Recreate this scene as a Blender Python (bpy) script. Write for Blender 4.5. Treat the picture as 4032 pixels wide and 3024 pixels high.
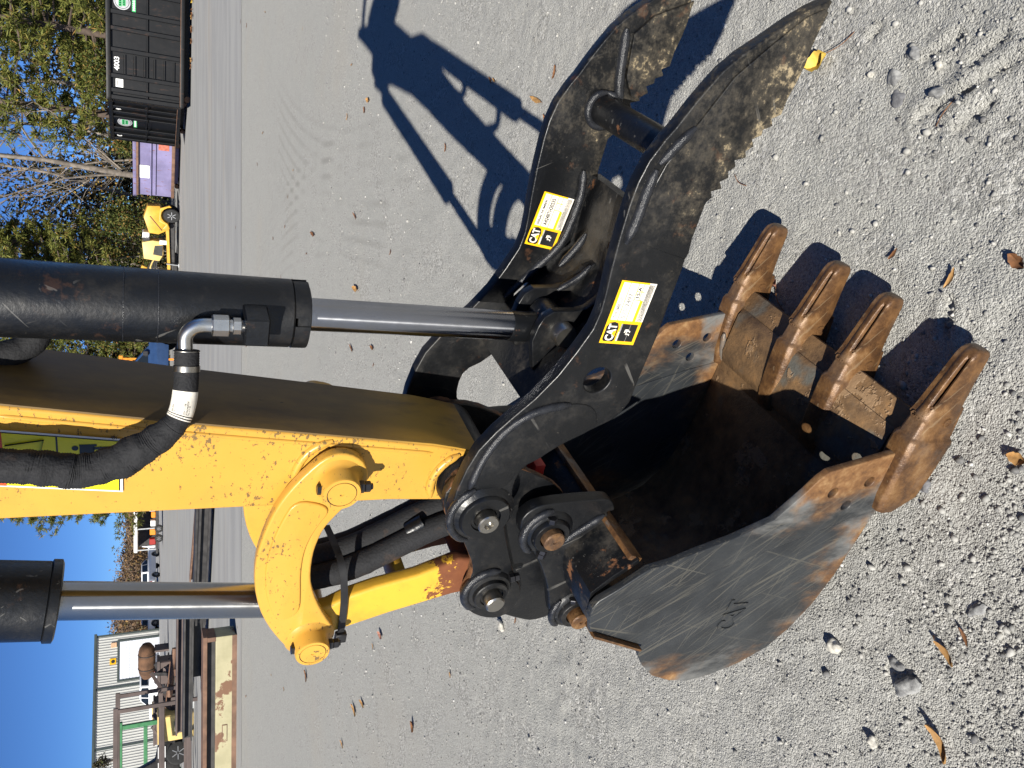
import bpy, bmesh, math, random
import numpy as np
from mathutils import Vector, Matrix, noise as mnoise
R = math.radians
random.seed(7)
for o in list(bpy.data.objects): bpy.data.objects.remove(o)
scene = bpy.context.scene
COL = scene.collection

# ---------------------------------------------------------------- camera (a phone held sideways: the picture's left is up)
cam_d = bpy.data.cameras.new('camera'); cam = bpy.data.objects.new('camera', cam_d); COL.objects.link(cam)
PITCH = R(25.56); cp, sp = math.cos(PITCH), math.sin(PITCH)
fwd, up, right = Vector((0, cp, -sp)), Vector((0, sp, cp)), Vector((1, 0, 0))
m3 = Matrix((-up, right, -fwd)).transposed()
cam.matrix_world = Matrix.Translation((0, 0, 1.6)) @ m3.to_4x4()
cam_d.sensor_fit = 'HORIZONTAL'; cam_d.sensor_width = 36; cam_d.lens = 27.05
cam_d.clip_start = 0.05; cam_d.clip_end = 3000
scene.camera = cam

# ---------------------------------------------------------------- sky and sun
SUN_AZ, SUN_EL = R(-148.5), R(30.8)          # azimuth from +Y towards +X
world = bpy.data.worlds.new('World'); scene.world = world; world.use_nodes = True
wn = world.node_tree; wn.nodes.clear()
sky = wn.nodes.new('ShaderNodeTexSky'); sky.sky_type = 'NISHITA'; sky.sun_disc = False
sky.sun_elevation = SUN_EL; sky.sun_rotation = SUN_AZ; sky.altitude = 8000; sky.air_density = 1.25; sky.dust_density = 0.1; sky.ozone_density = 9.0
bg = wn.nodes.new('ShaderNodeBackground'); bg.inputs['Strength'].default_value = 0.062
wo = wn.nodes.new('ShaderNodeOutputWorld')
wn.links.new(sky.outputs[0], bg.inputs[0]); wn.links.new(bg.outputs[0], wo.inputs[0])
sun_d = bpy.data.lights.new('sun', 'SUN'); sun_d.energy = 5.0; sun_d.angle = R(0.53); sun_d.color = (1.0, 0.955, 0.87)
sun = bpy.data.objects.new('sun', sun_d); COL.objects.link(sun)
sdir = Vector((math.sin(SUN_AZ) * math.cos(SUN_EL), math.cos(SUN_AZ) * math.cos(SUN_EL), math.sin(SUN_EL)))
sun.rotation_euler = sdir.to_track_quat('Z', 'Y').to_euler()
sun.location = sdir * 50
vs = scene.view_settings
vs.view_transform = 'Standard'; vs.look = 'None'; vs.gamma = 1; vs.exposure = 0.78; vs.use_curve_mapping = False
scene.cycles.max_bounces = 5; scene.cycles.diffuse_bounces = 2; scene.cycles.glossy_bounces = 3; scene.cycles.transmission_bounces = 2; scene.cycles.transparent_max_bounces = 4

# ---------------------------------------------------------------- small helpers
def link(o, parent=None):
    COL.objects.link(o)
    if parent: o.parent = parent
    return o
def tag(o, label, cat, group=None, kind=None):
    if label: o['label'] = label
    if cat: o['category'] = cat
    if group: o['group'] = group
    if kind: o['kind'] = kind
    return o
def empty(name, loc=(0, 0, 0), rz=0):
    o = bpy.data.objects.new(name, None); o.location = loc; o.rotation_euler = (0, 0, rz); o.empty_display_size = .1
    return link(o)
def finish(me, smooth=35):
    if smooth:
        me.polygons.foreach_set('use_smooth', [True] * len(me.polygons))
        me.set_sharp_from_angle(angle=R(smooth))
    me.update()
def mesh_obj(name, verts, faces, mat, parent=None, smooth=35, mids=None):
    me = bpy.data.meshes.new(name); me.from_pydata([tuple(v) for v in verts], [], faces)
    for m in (mat if isinstance(mat, (list, tuple)) else [mat]): me.materials.append(m)
    if mids: me.polygons.foreach_set('material_index', mids)
    finish(me, smooth)
    return link(bpy.data.objects.new(name, me), parent)

class MB:
    """collects simple solids into ONE mesh (one part)"""
    def __init__(s): s.v, s.f, s.m = [], [], []
    def add(s, v, f, m=0):
        n = len(s.v); s.v += [tuple(p) for p in v]; s.f += [tuple(i + n for i in q) for q in f]; s.m += [m] * len(f)
        return s
    def box(s, x0, x1, y0, y1, z0, z1, m=0, M=None, ch=0):
        if ch:      # chamfered box
            bm = bmesh.new(); bmesh.ops.create_cube(bm, size=1)
            for v in bm.verts: v.co = Vector(((x0 + x1) / 2 + v.co.x * (x1 - x0), (y0 + y1) / 2 + v.co.y * (y1 - y0), (z0 + z1) / 2 + v.co.z * (z1 - z0)))
            bmesh.ops.bevel(bm, geom=bm.edges[:], offset=ch, segments=1, profile=.5, affect='EDGES')
            bm.verts.index_update()
            v = [p.co.copy() for p in bm.verts]; f = [[q.index for q in fc.verts] for fc in bm.faces]; bm.free()
        else:
            v = [Vector((x, y, z)) for x in (x0, x1) for y in (y0, y1) for z in (z0, z1)]
            f = [(0, 1, 3, 2), (4, 6, 7, 5), (0, 4, 5, 1), (2, 3, 7, 6), (0, 2, 6, 4), (1, 5, 7, 3)]
        if M: v = [M @ p for p in v]
        return s.add(v, f, m)
    def bar(s, p0, p1, w, h, m=0, upv=(0, 0, 1)):
        p0, p1 = Vector(p0), Vector(p1); d = (p1 - p0).normalized(); u = Vector(upv)
        if abs(d.dot(u)) > .99: u = Vector((1, 0, 0))
        a = d.cross(u).normalized(); b = a.cross(d)
        v = [p + a * (i * w / 2) + b * (j * h / 2) for p in (p0, p1) for i, j in ((-1, -1), (1, -1), (1, 1), (-1, 1))]
        return s.add(v, [(0, 1, 2, 3), (7, 6, 5, 4), (0, 4, 5, 1), (1, 5, 6, 2), (2, 6, 7, 3), (3, 7, 4, 0)], m)
    def tube(s, pts, rad, seg=12, m=0, caps=True, flat=1.0):
        pts = [Vector(p) for p in pts]; n = len(pts)
        rr = rad if isinstance(rad, (list, tuple)) else [rad] * n
        v, f = [], []; t = None; a = None
        for i, p in enumerate(pts):
            d = (pts[min(i + 1, n - 1)] - pts[max(i - 1, 0)])
            d = d.normalized() if d.length > 1e-9 else Vector((0, 0, 1))
            if a is None:
                u = Vector((0, 0, 1)) if abs(d.z) < .9 else Vector((1, 0, 0)); a = d.cross(u).normalized()
            else:
                a = (a - d * a.dot(d)).normalized()
            b = d.cross(a)
            for k in range(seg):
                th = 2 * math.pi * k / seg
                v.append(p + (a * math.cos(th) + b * math.sin(th) * flat) * rr[i])
        for i in range(n - 1):
            for k in range(seg):
                k2 = (k + 1) % seg
                f.append((i * seg + k, i * seg + k2, (i + 1) * seg + k2, (i + 1) * seg + k))
        if caps: f.append(tuple(range(seg - 1, -1, -1))); f.append(tuple((n - 1) * seg + k for k in range(seg)))
        return s.add(v, f, m)
    def lathe(s, c, ax, prof, seg=40, m=0):
        """prof: list of (distance along axis, radius)"""
        c = Vector(c); d = Vector(ax).normalized(); u = Vector((0, 0, 1)) if abs(d.z) < .9 else Vector((1, 0, 0))
        a = d.cross(u).normalized(); b = d.cross(a); v, f = [], []
        for t, r in prof:
            for k in range(seg):
                th = 2 * math.pi * k / seg; v.append(c + d * t + (a * math.cos(th) + b * math.sin(th)) * r)
        for i in range(len(prof) - 1):
            for k in range(seg):
                k2 = (k + 1) % seg; f.append((i * seg + k, i * seg + k2, (i + 1) * seg + k2, (i + 1) * seg + k))
        f.append(tuple(range(seg - 1, -1, -1))); f.append(tuple((len(prof) - 1) * seg + k for k in range(seg)))
        return s.add(v, f, m)
    def prism(s, poly, y0, y1, m=0):
        """poly in (x,z) extruded along y"""
        n = len(poly); v = [(x, y0, z) for x, z in poly] + [(x, y1, z) for x, z in poly]
        area = sum(poly[i][0] * poly[(i + 1) % n][1] - poly[(i + 1) % n][0] * poly[i][1] for i in range(n))
        a, b = tuple(range(n)), tuple(range(2 * n - 1, n - 1, -1))
        f = [a, b] + [(i, n + i, n + (i + 1) % n, (i + 1) % n) for i in range(n)]
        if area < 0: f = [tuple(reversed(q)) for q in f]
        return s.add(v, f, m)
    def build(s, name, mat, parent=None, smooth=35, bevel=0, seg=2):
        o = mesh_obj(name, s.v, s.f, mat, parent, smooth, s.m if any(s.m) else None)
        bm = bmesh.new(); bm.from_mesh(o.data); bmesh.ops.recalc_face_normals(bm, faces=bm.faces)
        if bevel:
            ed = [e for e in bm.edges if len(e.link_faces) == 2 and e.calc_face_angle(0) > R(35)]
            bmesh.ops.bevel(bm, geom=ed, offset=bevel, segments=seg, profile=.5, affect='EDGES', clamp_overlap=True)
        bm.to_mesh(o.data); bm.free(); finish(o.data, smooth)
        return o

def smooth_poly(pts, it=2):
    for _ in range(it):
        q = []
        for i, p in enumerate(pts):
            n = pts[(i + 1) % len(pts)]
            q += [(p[0] * .75 + n[0] * .25, p[1] * .75 + n[1] * .25), (p[0] * .25 + n[0] * .75, p[1] * .25 + n[1] * .75)]
        pts = q
    return pts
def smooth_path(pts, it=2):
    pts = [Vector(p) for p in pts]
    for _ in range(it):
        q = [pts[0]]
        for a, b in zip(pts, pts[1:]): q += [a * .75 + b * .25, a * .25 + b * .75]
        pts = q + [pts[-1]]
    return pts
def circle(cx, cz, r, n=28): return [(cx + r * math.cos(2 * math.pi * k / n), cz + r * math.sin(2 * math.pi * k / n)) for k in range(n)]
def plate(name, outer, holes, s0, s1, mat, parent, bev=.003, res=2):
    """flat plate with outline in (x,z), between y=s0 and y=s1, bevelled rim and real holes"""
    cu = bpy.data.curves.new(name, 'CURVE'); cu.dimensions = '2D'; cu.fill_mode = 'BOTH'
    for pts in [outer] + list(holes):
        sp_ = cu.splines.new('POLY'); sp_.points.add(len(pts) - 1); sp_.use_cyclic_u = True
        for p, q in zip(sp_.points, pts): p.co = (q[0], q[1], 0, 1)
    cu.extrude = (s1 - s0) / 2 - bev; cu.bevel_depth = bev; cu.bevel_resolution = res; cu.offset = -bev
    t = bpy.data.objects.new(name, cu)
    COL.objects.link(t)
    me = bpy.data.meshes.new_from_object(t.evaluated_get(bpy.context.evaluated_depsgraph_get()))
    bpy.data.objects.remove(t); bpy.data.curves.remove(cu)
    me.transform(Matrix(((1, 0, 0, 0), (0, 0, -1, (s0 + s1) / 2), (0, 1, 0, 0), (0, 0, 0, 1))))
    me.materials.clear(); me.materials.append(mat); me.name = name
    bm = bmesh.new(); bm.from_mesh(me); bmesh.ops.remove_doubles(bm, verts=bm.verts, dist=1e-6); bmesh.ops.recalc_face_normals(bm, faces=bm.faces); bm.to_mesh(me); bm.free()
    finish(me, 30)
    return link(bpy.data.objects.new(name, me), parent)
def text_mesh(body, size, ext=.0, bold=0, align='LEFT'):
    cu = bpy.data.curves.new('lettering', 'FONT'); cu.body = body; cu.size = size; cu.extrude = ext; cu.offset = bold; cu.align_x = align
    cu.resolution_u = 3
    t = bpy.data.objects.new('lettering', cu); COL.objects.link(t)
    me = bpy.data.meshes.new_from_object(t.evaluated_get(bpy.context.evaluated_depsgraph_get()))
    bpy.data.objects.remove(t); bpy.data.curves.remove(cu)
    v = [p.co.copy() for p in me.vertices]; f = [tuple(p.vertices) for p in me.polygons]; bpy.data.meshes.remove(me)
    return v, f
def put_text(mb, body, w, h, M, m=0, ext=.0, bold=0):
    """lettering stretched to a w x h box whose lower left corner is the origin of M (x right, y up)"""
    v, f = text_mesh(body, 1, ext, bold)
    if not v: return
    x0, x1 = min(p.x for p in v), max(p.x for p in v); y0, y1 = min(p.y for p in v), max(p.y for p in v)
    mb.add([M @ Vector(((p.x - x0) / (x1 - x0) * w, (p.y - y0) / (y1 - y0) * h, p.z)) for p in v], f, m)

# ---------------------------------------------------------------- materials
class NT:
    def __init__(s, name):
        s.mat = bpy.data.materials.new(name); s.mat.use_nodes = True; s.t = s.mat.node_tree; s.t.nodes.clear()
        s.out = s.n('ShaderNodeOutputMaterial'); s.p = s.n('ShaderNodeBsdfPrincipled'); s.l(s.p.outputs[0], s.out.inputs[0])
        s.tc = s.n('ShaderNodeTexCoord'); s.obj = s.tc.outputs['Object']
    def n(s, k, **kw):
        nd = s.t.nodes.new(k)
        for a, b in kw.items(): setattr(nd, a, b)
        return nd
    def l(s, a, b): s.t.links.new(a, b)
    def setin(s, sock, v):
        if isinstance(v, bpy.types.NodeSocket): s.l(v, sock)
        elif isinstance(v, (tuple, list)) and len(v) == 3 and sock.type == 'RGBA': sock.default_value = (*v, 1)
        else: sock.default_value = v
    def map(s, scale=(1, 1, 1), rot=(0, 0, 0), loc=(0, 0, 0), vec=None):
        m = s.n('ShaderNodeMapping'); s.l(vec or s.obj, m.inputs[0])
        m.inputs['Location'].default_value = loc; m.inputs['Rotation'].default_value = rot; m.inputs['Scale'].default_value = scale
        return m.outputs[0]
    def noise(s, scale=5, detail=4, rough=.55, vec=None, dist=0):
        t = s.n('ShaderNodeTexNoise'); s.l(vec or s.obj, t.inputs['Vector'])
        t.inputs['Scale'].default_value = scale; t.inputs['Detail'].default_value = min(detail, 5); t.inputs['Roughness'].default_value = rough; t.inputs['Distortion'].default_value = dist
        return t.outputs[0]
    def voro(s, scale=5, vec=None, feature='F1', out='Distance', rnd=1):
        t = s.n('ShaderNodeTexVoronoi', feature=feature); s.l(vec or s.obj, t.inputs['Vector']); t.inputs['Scale'].default_value = scale
        t.inputs['Randomness'].default_value = rnd
        return t.outputs[out]
    def ramp(s, fac, lo, hi, a=0, b=1):
        m = s.n('ShaderNodeMapRange', interpolation_type='SMOOTHSTEP'); s.setin(m.inputs[0], fac)
        for i, v in enumerate((lo, hi, a, b)): s.setin(m.inputs[i + 1], v)
        return m.outputs[0]
    def math(s, op, a, b=0, clamp=False):
        m = s.n('ShaderNodeMath', operation=op, use_clamp=clamp); s.setin(m.inputs[0], a); s.setin(m.inputs[1], b); return m.outputs[0]
    def mix(s, fac, a, b):
        m = s.n('ShaderNodeMix', data_type='RGBA'); s.setin(m.inputs[0], fac); s.setin(m.inputs[6], a); s.setin(m.inputs[7], b); return m.outputs[2]
    def mixf(s, fac, a, b):
        m = s.n('ShaderNodeMix', data_type='FLOAT'); s.setin(m.inputs[0], fac); s.setin(m.inputs[2], a); s.setin(m.inputs[3], b); return m.outputs[0]
    def xyz(s, vec=None):
        x = s.n('ShaderNodeSeparateXYZ'); s.l(vec or s.obj, x.inputs[0]); return x.outputs
    def colramp(s, fac, stops):
        r = s.n('ShaderNodeValToRGB'); s.setin(r.inputs[0], fac); e = r.color_ramp.elements
        while len(e) < len(stops): e.new(.5)
        for k, (p, c) in zip(e, stops): k.position = p; k.color = (*c, 1)
        return r.outputs[0]
    def bump(s, h, strength=.3, dist=.01, base=None):
        b = s.n('ShaderNodeBump'); s.setin(b.inputs['Height'], h); b.inputs['Strength'].default_value = strength; b.inputs['Distance'].default_value = dist
        if base: s.l(base, b.inputs['Normal'])
        return b.outputs[0]
    def scratch(s, ang, scale=30, stretch=30, thr=.68, seed=0, axis='Y'):
        """thin long scratches in the xz plane (axis Y) running at angle ang"""
        v = s.map(rot=(0, ang, 0) if axis == 'Y' else (0, 0, ang), loc=(seed, seed * 1.7, seed * .6))
        v2 = s.map(scale=(1, 1, stretch), vec=v)
        wob = s.noise(scale, 2, .5, v2, .35)
        return s.ramp(wob, thr, thr + .03)
    def set(s, color, rough=.5, metal=0, normal=None, spec=.4):
        s.setin(s.p.inputs['Base Color'], color); s.setin(s.p.inputs['Roughness'], rough); s.setin(s.p.inputs['Metallic'], metal)
        s.setin(s.p.inputs['Specular IOR Level'], spec)
        if normal: s.l(normal, s.p.inputs['Normal'])
        return s.mat

def plain(name, col, rough=.6, metal=0, var=.15, scale=6, bump=0):
    t = NT(name); n = t.noise(scale, 4)
    c = t.mix(t.ramp(n, .3, .7), tuple(v * (1 - var) for v in col), tuple(min(1, v * (1 + var)) for v in col))
    nm = t.bump(t.noise(scale * 12, 3), .3, bump) if bump else None
    return t.set(c, t.mixf(n, max(0, rough - .1), min(1, rough + .1)), metal, nm)
MAT = {}

# ================================================================ materials of the machine
def mk_yellow(name='yellow_paint', grime=.6, chip=.575):
    t = NT(name); cl = t.noise(7, 3); fine = t.noise(95, 5, .65, t.map(scale=(1, 1, 1.6)))
    base = t.mix(t.ramp(t.noise(3.5, 4), .3, .7), (.50, .268, .040), (.555, .305, .050))
    base = t.mix(t.math('MULTIPLY', t.ramp(t.noise(14, 6, .6), .45, .75), .35 * grime), base, (.22, .13, .035))
    chips = t.ramp(t.math('ADD', fine, t.math('MULTIPLY', t.ramp(cl, .42, .72), .12)), chip + .085, chip + .115)
    big = t.ramp(t.noise(17, 5, .6, t.map(scale=(1, 1, .45), rot=(0, .7, 0))), .735, .75)
    c = t.mix(t.math('MAXIMUM', t.math('MULTIPLY', chips, .75), big), base, (.035, .03, .025))
    rough = t.mixf(chips, .34, .7)
    return t.set(c, rough, 0, t.bump(t.noise(30, 3), .12, .004))
MAT['yellow'] = mk_yellow()
MAT['yellow_worn'] = mk_yellow('yellow_paint_worn', 1.0, .55)
def mk_yellow_link():
    t = NT('yellow_paint_rusting'); xyz = t.xyz(); fine = t.noise(90, 5, .65)
    base = t.mix(t.ramp(t.noise(14, 6, .6), .4, .75), (.62, .35, .034), (.45, .25, .035))
    chips = t.ramp(fine, .66, .69); base = t.mix(t.math('MULTIPLY', chips, .7), base, (.05, .035, .02))
    rust = t.ramp(t.math('ADD', t.math('MULTIPLY', t.math('SUBTRACT', 1.015, xyz[2]), 6), t.math('MULTIPLY', t.math('SUBTRACT', t.noise(38, 5, .7), .5), 1.4)), .0, .08)
    c = t.mix(rust, base, t.mix(t.noise(60, 4), (.10, .030, .012), (.19, .065, .022)))
    return t.set(c, t.mixf(rust, .4, .85), 0, t.bump(t.noise(40, 4), .2, .004))
MAT['yellow_link'] = mk_yellow_link()
def mk_black(name='black_paint', dust=.5, mud=None, rust=.0, base=(.0042, .0046, .0054), rough=.30, edge=0):
    t = NT(name); xyz = t.xyz()
    n1 = t.noise(9, 6, .65); n2 = t.noise(55, 5, .7)
    c = t.mix(t.math('MULTIPLY', t.ramp(t.math('ADD', n1, t.math('MULTIPLY', n2, .5)), .74, 1.04), dust), base, (.075, .066, .054))
    sc = t.math('MAXIMUM', t.scratch(.5, 70, .03, .70, 3), t.scratch(-.9, 80, .025, .70, 8))
    sc = t.math('MULTIPLY', sc, t.ramp(t.noise(11, 3), .45, .6))
    c = t.mix(t.math('MULTIPLY', sc, .5), c, (.13, .125, .115))
    spk = t.ramp(t.noise(170, 3, .6), .72, .75); c = t.mix(t.math('MULTIPLY', spk, .3 + dust * .5), c, (.17, .145, .11))
    rg = t.mixf(t.ramp(n1, .35, .7), rough, rough + .22)
    h = t.noise(120, 4, .6)
    if edge:
        nx_ = t.xyz(t.tc.outputs['Normal'])
        em = t.math('MULTIPLY', t.ramp(t.math('ABSOLUTE', nx_[1]), .5, .8, 1, 0), t.ramp(t.noise(14, 5, .7), .42, .60)); em = t.math('MULTIPLY', em, edge)
        c = t.mix(em, c, t.mix(n2, (.10, .042, .018), (.22, .10, .04))); rg = t.mixf(em, rg, .85)
    if rust:
        rm = t.math('MULTIPLY', t.ramp(t.noise(16, 6, .7), .60, .68), rust); c = t.mix(rm, c, (.17, .072, .028)); rg = t.mixf(rm, rg, .85)
    if mud:
        x0, k = mud
        low = t.math('SUBTRACT', .752, t.math('MULTIPLY', t.math('MAXIMUM', t.math('ADD', xyz[0], .30), 0), .29))      # the working edge of the prong
        hh = t.math('SUBTRACT', xyz[2], low)
        g = t.math('SUBTRACT', t.math('MINIMUM', t.math('MULTIPLY', t.math('SUBTRACT', xyz[0], x0), k), .13), t.math('MULTIPLY', hh, .8))
        mm = t.math('ADD', t.math('ADD', t.math('MULTIPLY', t.noise(17, 5, .62, t.map(scale=(1, 1, 1.3), rot=(0, .6, 0))), .55), t.math('MULTIPLY', t.noise(95, 5, .7), .47)), g)
        film = t.ramp(mm, .50, .78); c = t.mix(t.math('MULTIPLY', film, .36), c, (.13, .105, .066))
        thick = t.ramp(mm, .66, .76); c = t.mix(t.math('MULTIPLY', thick, .85), c, t.mix(t.noise(90, 3), (.22, .17, .095), (.40, .32, .20)))
        rg = t.mixf(film, rg, .9); h = t.math('ADD', h, t.math('MULTIPLY', thick, 1.2))
    return t.set(c, rg, 0, t.bump(h, .22, .003))
MAT['black'] = mk_black(dust=.2)
MAT['black_edge'] = mk_black('black_paint_rusty_edges', .2, edge=.95)
MAT['black_thumb'] = mk_black('black_paint_muddy', .25, (-.42, .70), .2)
MAT['black_rusty'] = mk_black('black_paint_rusting', .6, None, .8)
MAT['black_cyl'] = mk_black('black_cylinder_paint', .16, None, .12, (.0045, .005, .006), .30)
def mk_rust(name, gray=.35, scale=1):
    t = NT(name); n = t.noise(22 * scale, 7, .68); n2 = t.noise(8, 5, .6); n3 = t.noise(150, 3)
    c = t.colramp(n, [(.28, (.040, .021, .011)), (.43, (.085, .042, .018)), (.56, (.145, .073, .028)), (.68, (.20, .112, .048)), (.8, (.31, .22, .13))])
    g = t.math('MULTIPLY', t.ramp(n2, .5, .62), gray); c = t.mix(g, c, (.17, .165, .155))
    sc = t.math('MULTIPLY', t.scratch(.95, 90, .06, .66, 2), .25); c = t.mix(sc, c, (.34, .26, .16))
    c = t.mix(t.math('MULTIPLY', t.ramp(n3, .6, .75), .3), c, (.06, .03, .015))
    return t.set(c, t.mixf(n, .30, .58), t.mixf(g, .2, .4), t.bump(t.math('ADD', t.noise(60, 5, .7), t.math('MULTIPLY', n3, .4)), .45, .004))
MAT['rust'] = mk_rust('rusty_tooth_steel', .15)
MAT['rust_edge'] = mk_rust('rusty_bucket_steel', .75)
def mk_bucket(name, xs, k):
    t = NT(name); xyz = t.xyz(); n1 = t.noise(6, 6, .6); n2 = t.noise(30, 6, .7)
    paint = t.mix(t.ramp(n1, .3, .7), (.014, .016, .0185), (.028, .031, .034))
    sc = t.scratch(.75, 125, .016, .64, 1)
    for a, sd, th in ((.55, 4, .625), (.95, 6, .62), (-.35, 9, .665), (1.4, 12, .66), (.15, 15, .66), (.68, 21, .615)): sc = t.math('MAXIMUM', sc, t.scratch(a, 105 + 4 * sd, .014, th + .02, sd))
    sc = t.math('MULTIPLY', sc, t.ramp(t.noise(9, 3), .30, .62))
    paint = t.mix(t.math('MULTIPLY', sc, .42), paint, (.15, .14, .115))
    low = t.math('MULTIPLY', t.math('SUBTRACT', .185, xyz[2]), 2.6)          # abraded towards the belly and the cutting side
    heel = t.math('MULTIPLY', t.math('SUBTRACT', -1.33, xyz[0]), 2.2)
    front = t.math('MULTIPLY', t.math('SUBTRACT', xyz[0], xs), k)
    g = t.math('MAXIMUM', t.math('MAXIMUM', low, front), heel)
    mm = t.math('ADD', g, t.math('MULTIPLY', t.math('SUBTRACT', t.noise(9, 7, .66, t.map(scale=(1, 1, .35), rot=(0, .85, 0))), .5), 1.3))
    rm = t.ramp(mm, .0, .38)
    rc = t.colramp(n2, [(.3, (.075, .036, .016)), (.5, (.155, .075, .028)), (.7, (.26, .155, .07))])
    rc = t.mix(t.ramp(t.noise(5, 5), .50, .62), rc, (.13, .13, .125))
    c = t.mix(rm, paint, rc)
    return t.set(c, t.mixf(rm, .42, .6), t.mixf(sc, 0, .2), t.bump(t.math('ADD', t.noise(70, 4, .6), t.math('MULTIPLY', sc, .4)), .2, .003))
MAT['bucket'] = mk_bucket('scratched_bucket_paint', -.72, 1.2)
MAT['bucket_edge'] = mk_bucket('scratched_bucket_edge_paint', -.97, 2.4)
def mk_lip():
    t = NT('worn_bucket_floor_steel'); n = t.noise(16, 7, .7); n2 = t.noise(5, 4, .6); n3 = t.noise(90, 4, .7)
    c = t.colramp(n, [(.3, (.055, .033, .02)), (.48, (.135, .082, .042)), (.62, (.20, .118, .056)), (.78, (.28, .15, .06))])
    c = t.mix(t.ramp(n2, .54, .66), c, t.mix(n3, (.075, .075, .066), (.135, .13, .112)))
    mud = t.ramp(t.noise(7, 8, .7), .57, .60); c = t.mix(t.math('MULTIPLY', mud, .85), c, t.mix(n3, (.19, .115, .06), (.29, .19, .105)))
    return t.set(c, t.mixf(mud, .5, .9), 0, t.bump(t.math('ADD', t.math('MULTIPLY', mud, .9), t.math('MULTIPLY', n3, .7)), .5, .006))
MAT['lip'] = mk_lip()
def mk_shaded_grime():
    t = NT('oil_grimed_shaded_yellow_paint'); xyz = t.xyz(); n = t.noise(9, 6, .65, t.map(scale=(1, 1, .4))); n2 = t.noise(45, 5, .7, t.map(scale=(1, 1, .35)))
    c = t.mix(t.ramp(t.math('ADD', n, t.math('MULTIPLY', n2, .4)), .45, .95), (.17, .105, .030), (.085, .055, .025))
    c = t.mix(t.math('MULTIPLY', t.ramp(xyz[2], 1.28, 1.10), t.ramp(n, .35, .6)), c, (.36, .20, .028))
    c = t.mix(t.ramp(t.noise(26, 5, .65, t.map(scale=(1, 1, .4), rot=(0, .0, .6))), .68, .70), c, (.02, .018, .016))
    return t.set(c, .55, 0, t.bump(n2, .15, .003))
MAT['grime'] = mk_shaded_grime()  # oil grime, its colour also darkened to carry the front face's shade
ANR = 0.25
def mk_metal(name, col, rough, metal=1.0, streak=0):
    t = NT(name); n = t.noise(40, 4)
    if streak:
        tg = t.n('ShaderNodeTangent', direction_type='RADIAL', axis='Z'); t.l(tg.outputs[0], t.p.inputs['Tangent']); t.p.inputs['Anisotropic'].default_value = .96; t.p.inputs['Anisotropic Rotation'].default_value = ANR
    c = t.mix(n, tuple(v * .8 for v in col), col)
    nm = None
    return t.set(c, t.mixf(n, rough * .8, rough * 1.2), metal, nm)
MAT['chrome'] = mk_metal('chrome_rod', (.40, .41, .44), .20, 1, 1)
MAT['chrome_dirty'] = mk_metal('worn_chrome_rod', (.38, .38, .38), .22, 1, 1)
MAT['steel'] = mk_metal('machined_steel', (.42, .40, .36), .34)
MAT['zinc'] = mk_metal('zinc_plating', (.62, .61, .58), .30)
MAT['bolt'] = mk_metal('black_oxide_bolt', (.05, .05, .055), .32, .8)
MAT['rust_pin'] = mk_rust('rusty_pin', .1, 2)
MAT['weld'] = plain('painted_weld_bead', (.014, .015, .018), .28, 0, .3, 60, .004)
MAT['rubber'] = plain('black_rubber', (.012, .012, .013), .55, 0, .3, 40)
def mk_hose():
    t = NT('braided_hose_sleeve'); n = t.noise(12, 5); f = t.noise(220, 2)
    c = t.mix(f, (.0045, .005, .006), (.022, .022, .024)); c = t.mix(t.math('MULTIPLY', t.ramp(n, .58, .7), .5), c, (.10, .055, .03))
    return t.set(c, .8, 0, t.bump(f, .6, .0025), .3)
MAT['hose'] = mk_hose()
MAT['lab_yellow'] = plain('label_yellow_print', (.80, .44, .01), .35, 0, .06, 40)
MAT['lab_white'] = plain('label_white_print', (.70, .66, .58), .4, 0, .10, 70)
MAT['lab_black'] = plain('label_black_print', (.012, .012, .013), .3, 0, .1, 30)
MAT['lab_gray'] = plain('label_grey_print', (.30, .29, .27), .4, 0, .3, 60)
MAT['warn_yellow'] = plain('warning_yellow_print', (.78, .70, .015), .35, 0, .05)
MAT['warn_red'] = plain('warning_red_print', (.62, .08, .02), .35, 0, .05)
MAT['white_plastic'] = plain('white_plastic', (.72, .72, .70), .4, 0, .06)
MAT['red_paint'] = plain('red_paint', (.30, .02, .015), .5, 0, .2, 30)

# ================================================================ ground
RUTS = [((.613, 1.198), (.640, 1.08)), ((.640, 1.08), (.668, .94)), ((.556, 1.107), (.593, 1.028)), ((.741, 1.184), (.764, 1.094)), ((.849, 1.324), (.865, 1.298)), ((.693, 1.069), (.722, .993)), ((.113, 1.128), (.181, 1.114))]
def ground_height(x, y):
    d = math.hypot(x, y)
    k = 1 / (1 + (d / 6) ** 2)
    h = .010 * mnoise.noise((x * .55, y * .55, 1.3)) + .006 * k * mnoise.noise((x * 3.1, y * 3.1, 4.2))
    rough = .5 + .5 * mnoise.noise((x * 1.7 + 4, y * 1.7, 9.1))
    h += k * (.0030 + .0030 * rough) * mnoise.fractal((x * 15, y * 15, 2.2), .8, 2.0, 3)
    rid = mnoise.noise((x * 7 + y * 2.6, y * 9 - x * 3, 5.5)); h += k * .005 * max(0, rid - .22) * (1 + rough)
    if y < 1.5:
        for (x0, y0), (x1, y1) in RUTS:      # small ruts pressed into the damp fines
            dx, dy = x1 - x0, y1 - y0; u = max(0, min(1, ((x - x0) * dx + (y - y0) * dy) / (dx * dx + dy * dy))); dd = math.hypot(x - x0 - u * dx, y - y0 - u * dy)
            if dd < .05: h += -.013 * math.exp(-(dd / .009) ** 2) + .007 * math.exp(-((dd - .022) / .010) ** 2)
    return (h - .006) * min(1, max(0, (14.2 - y) / 2.5))
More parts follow.
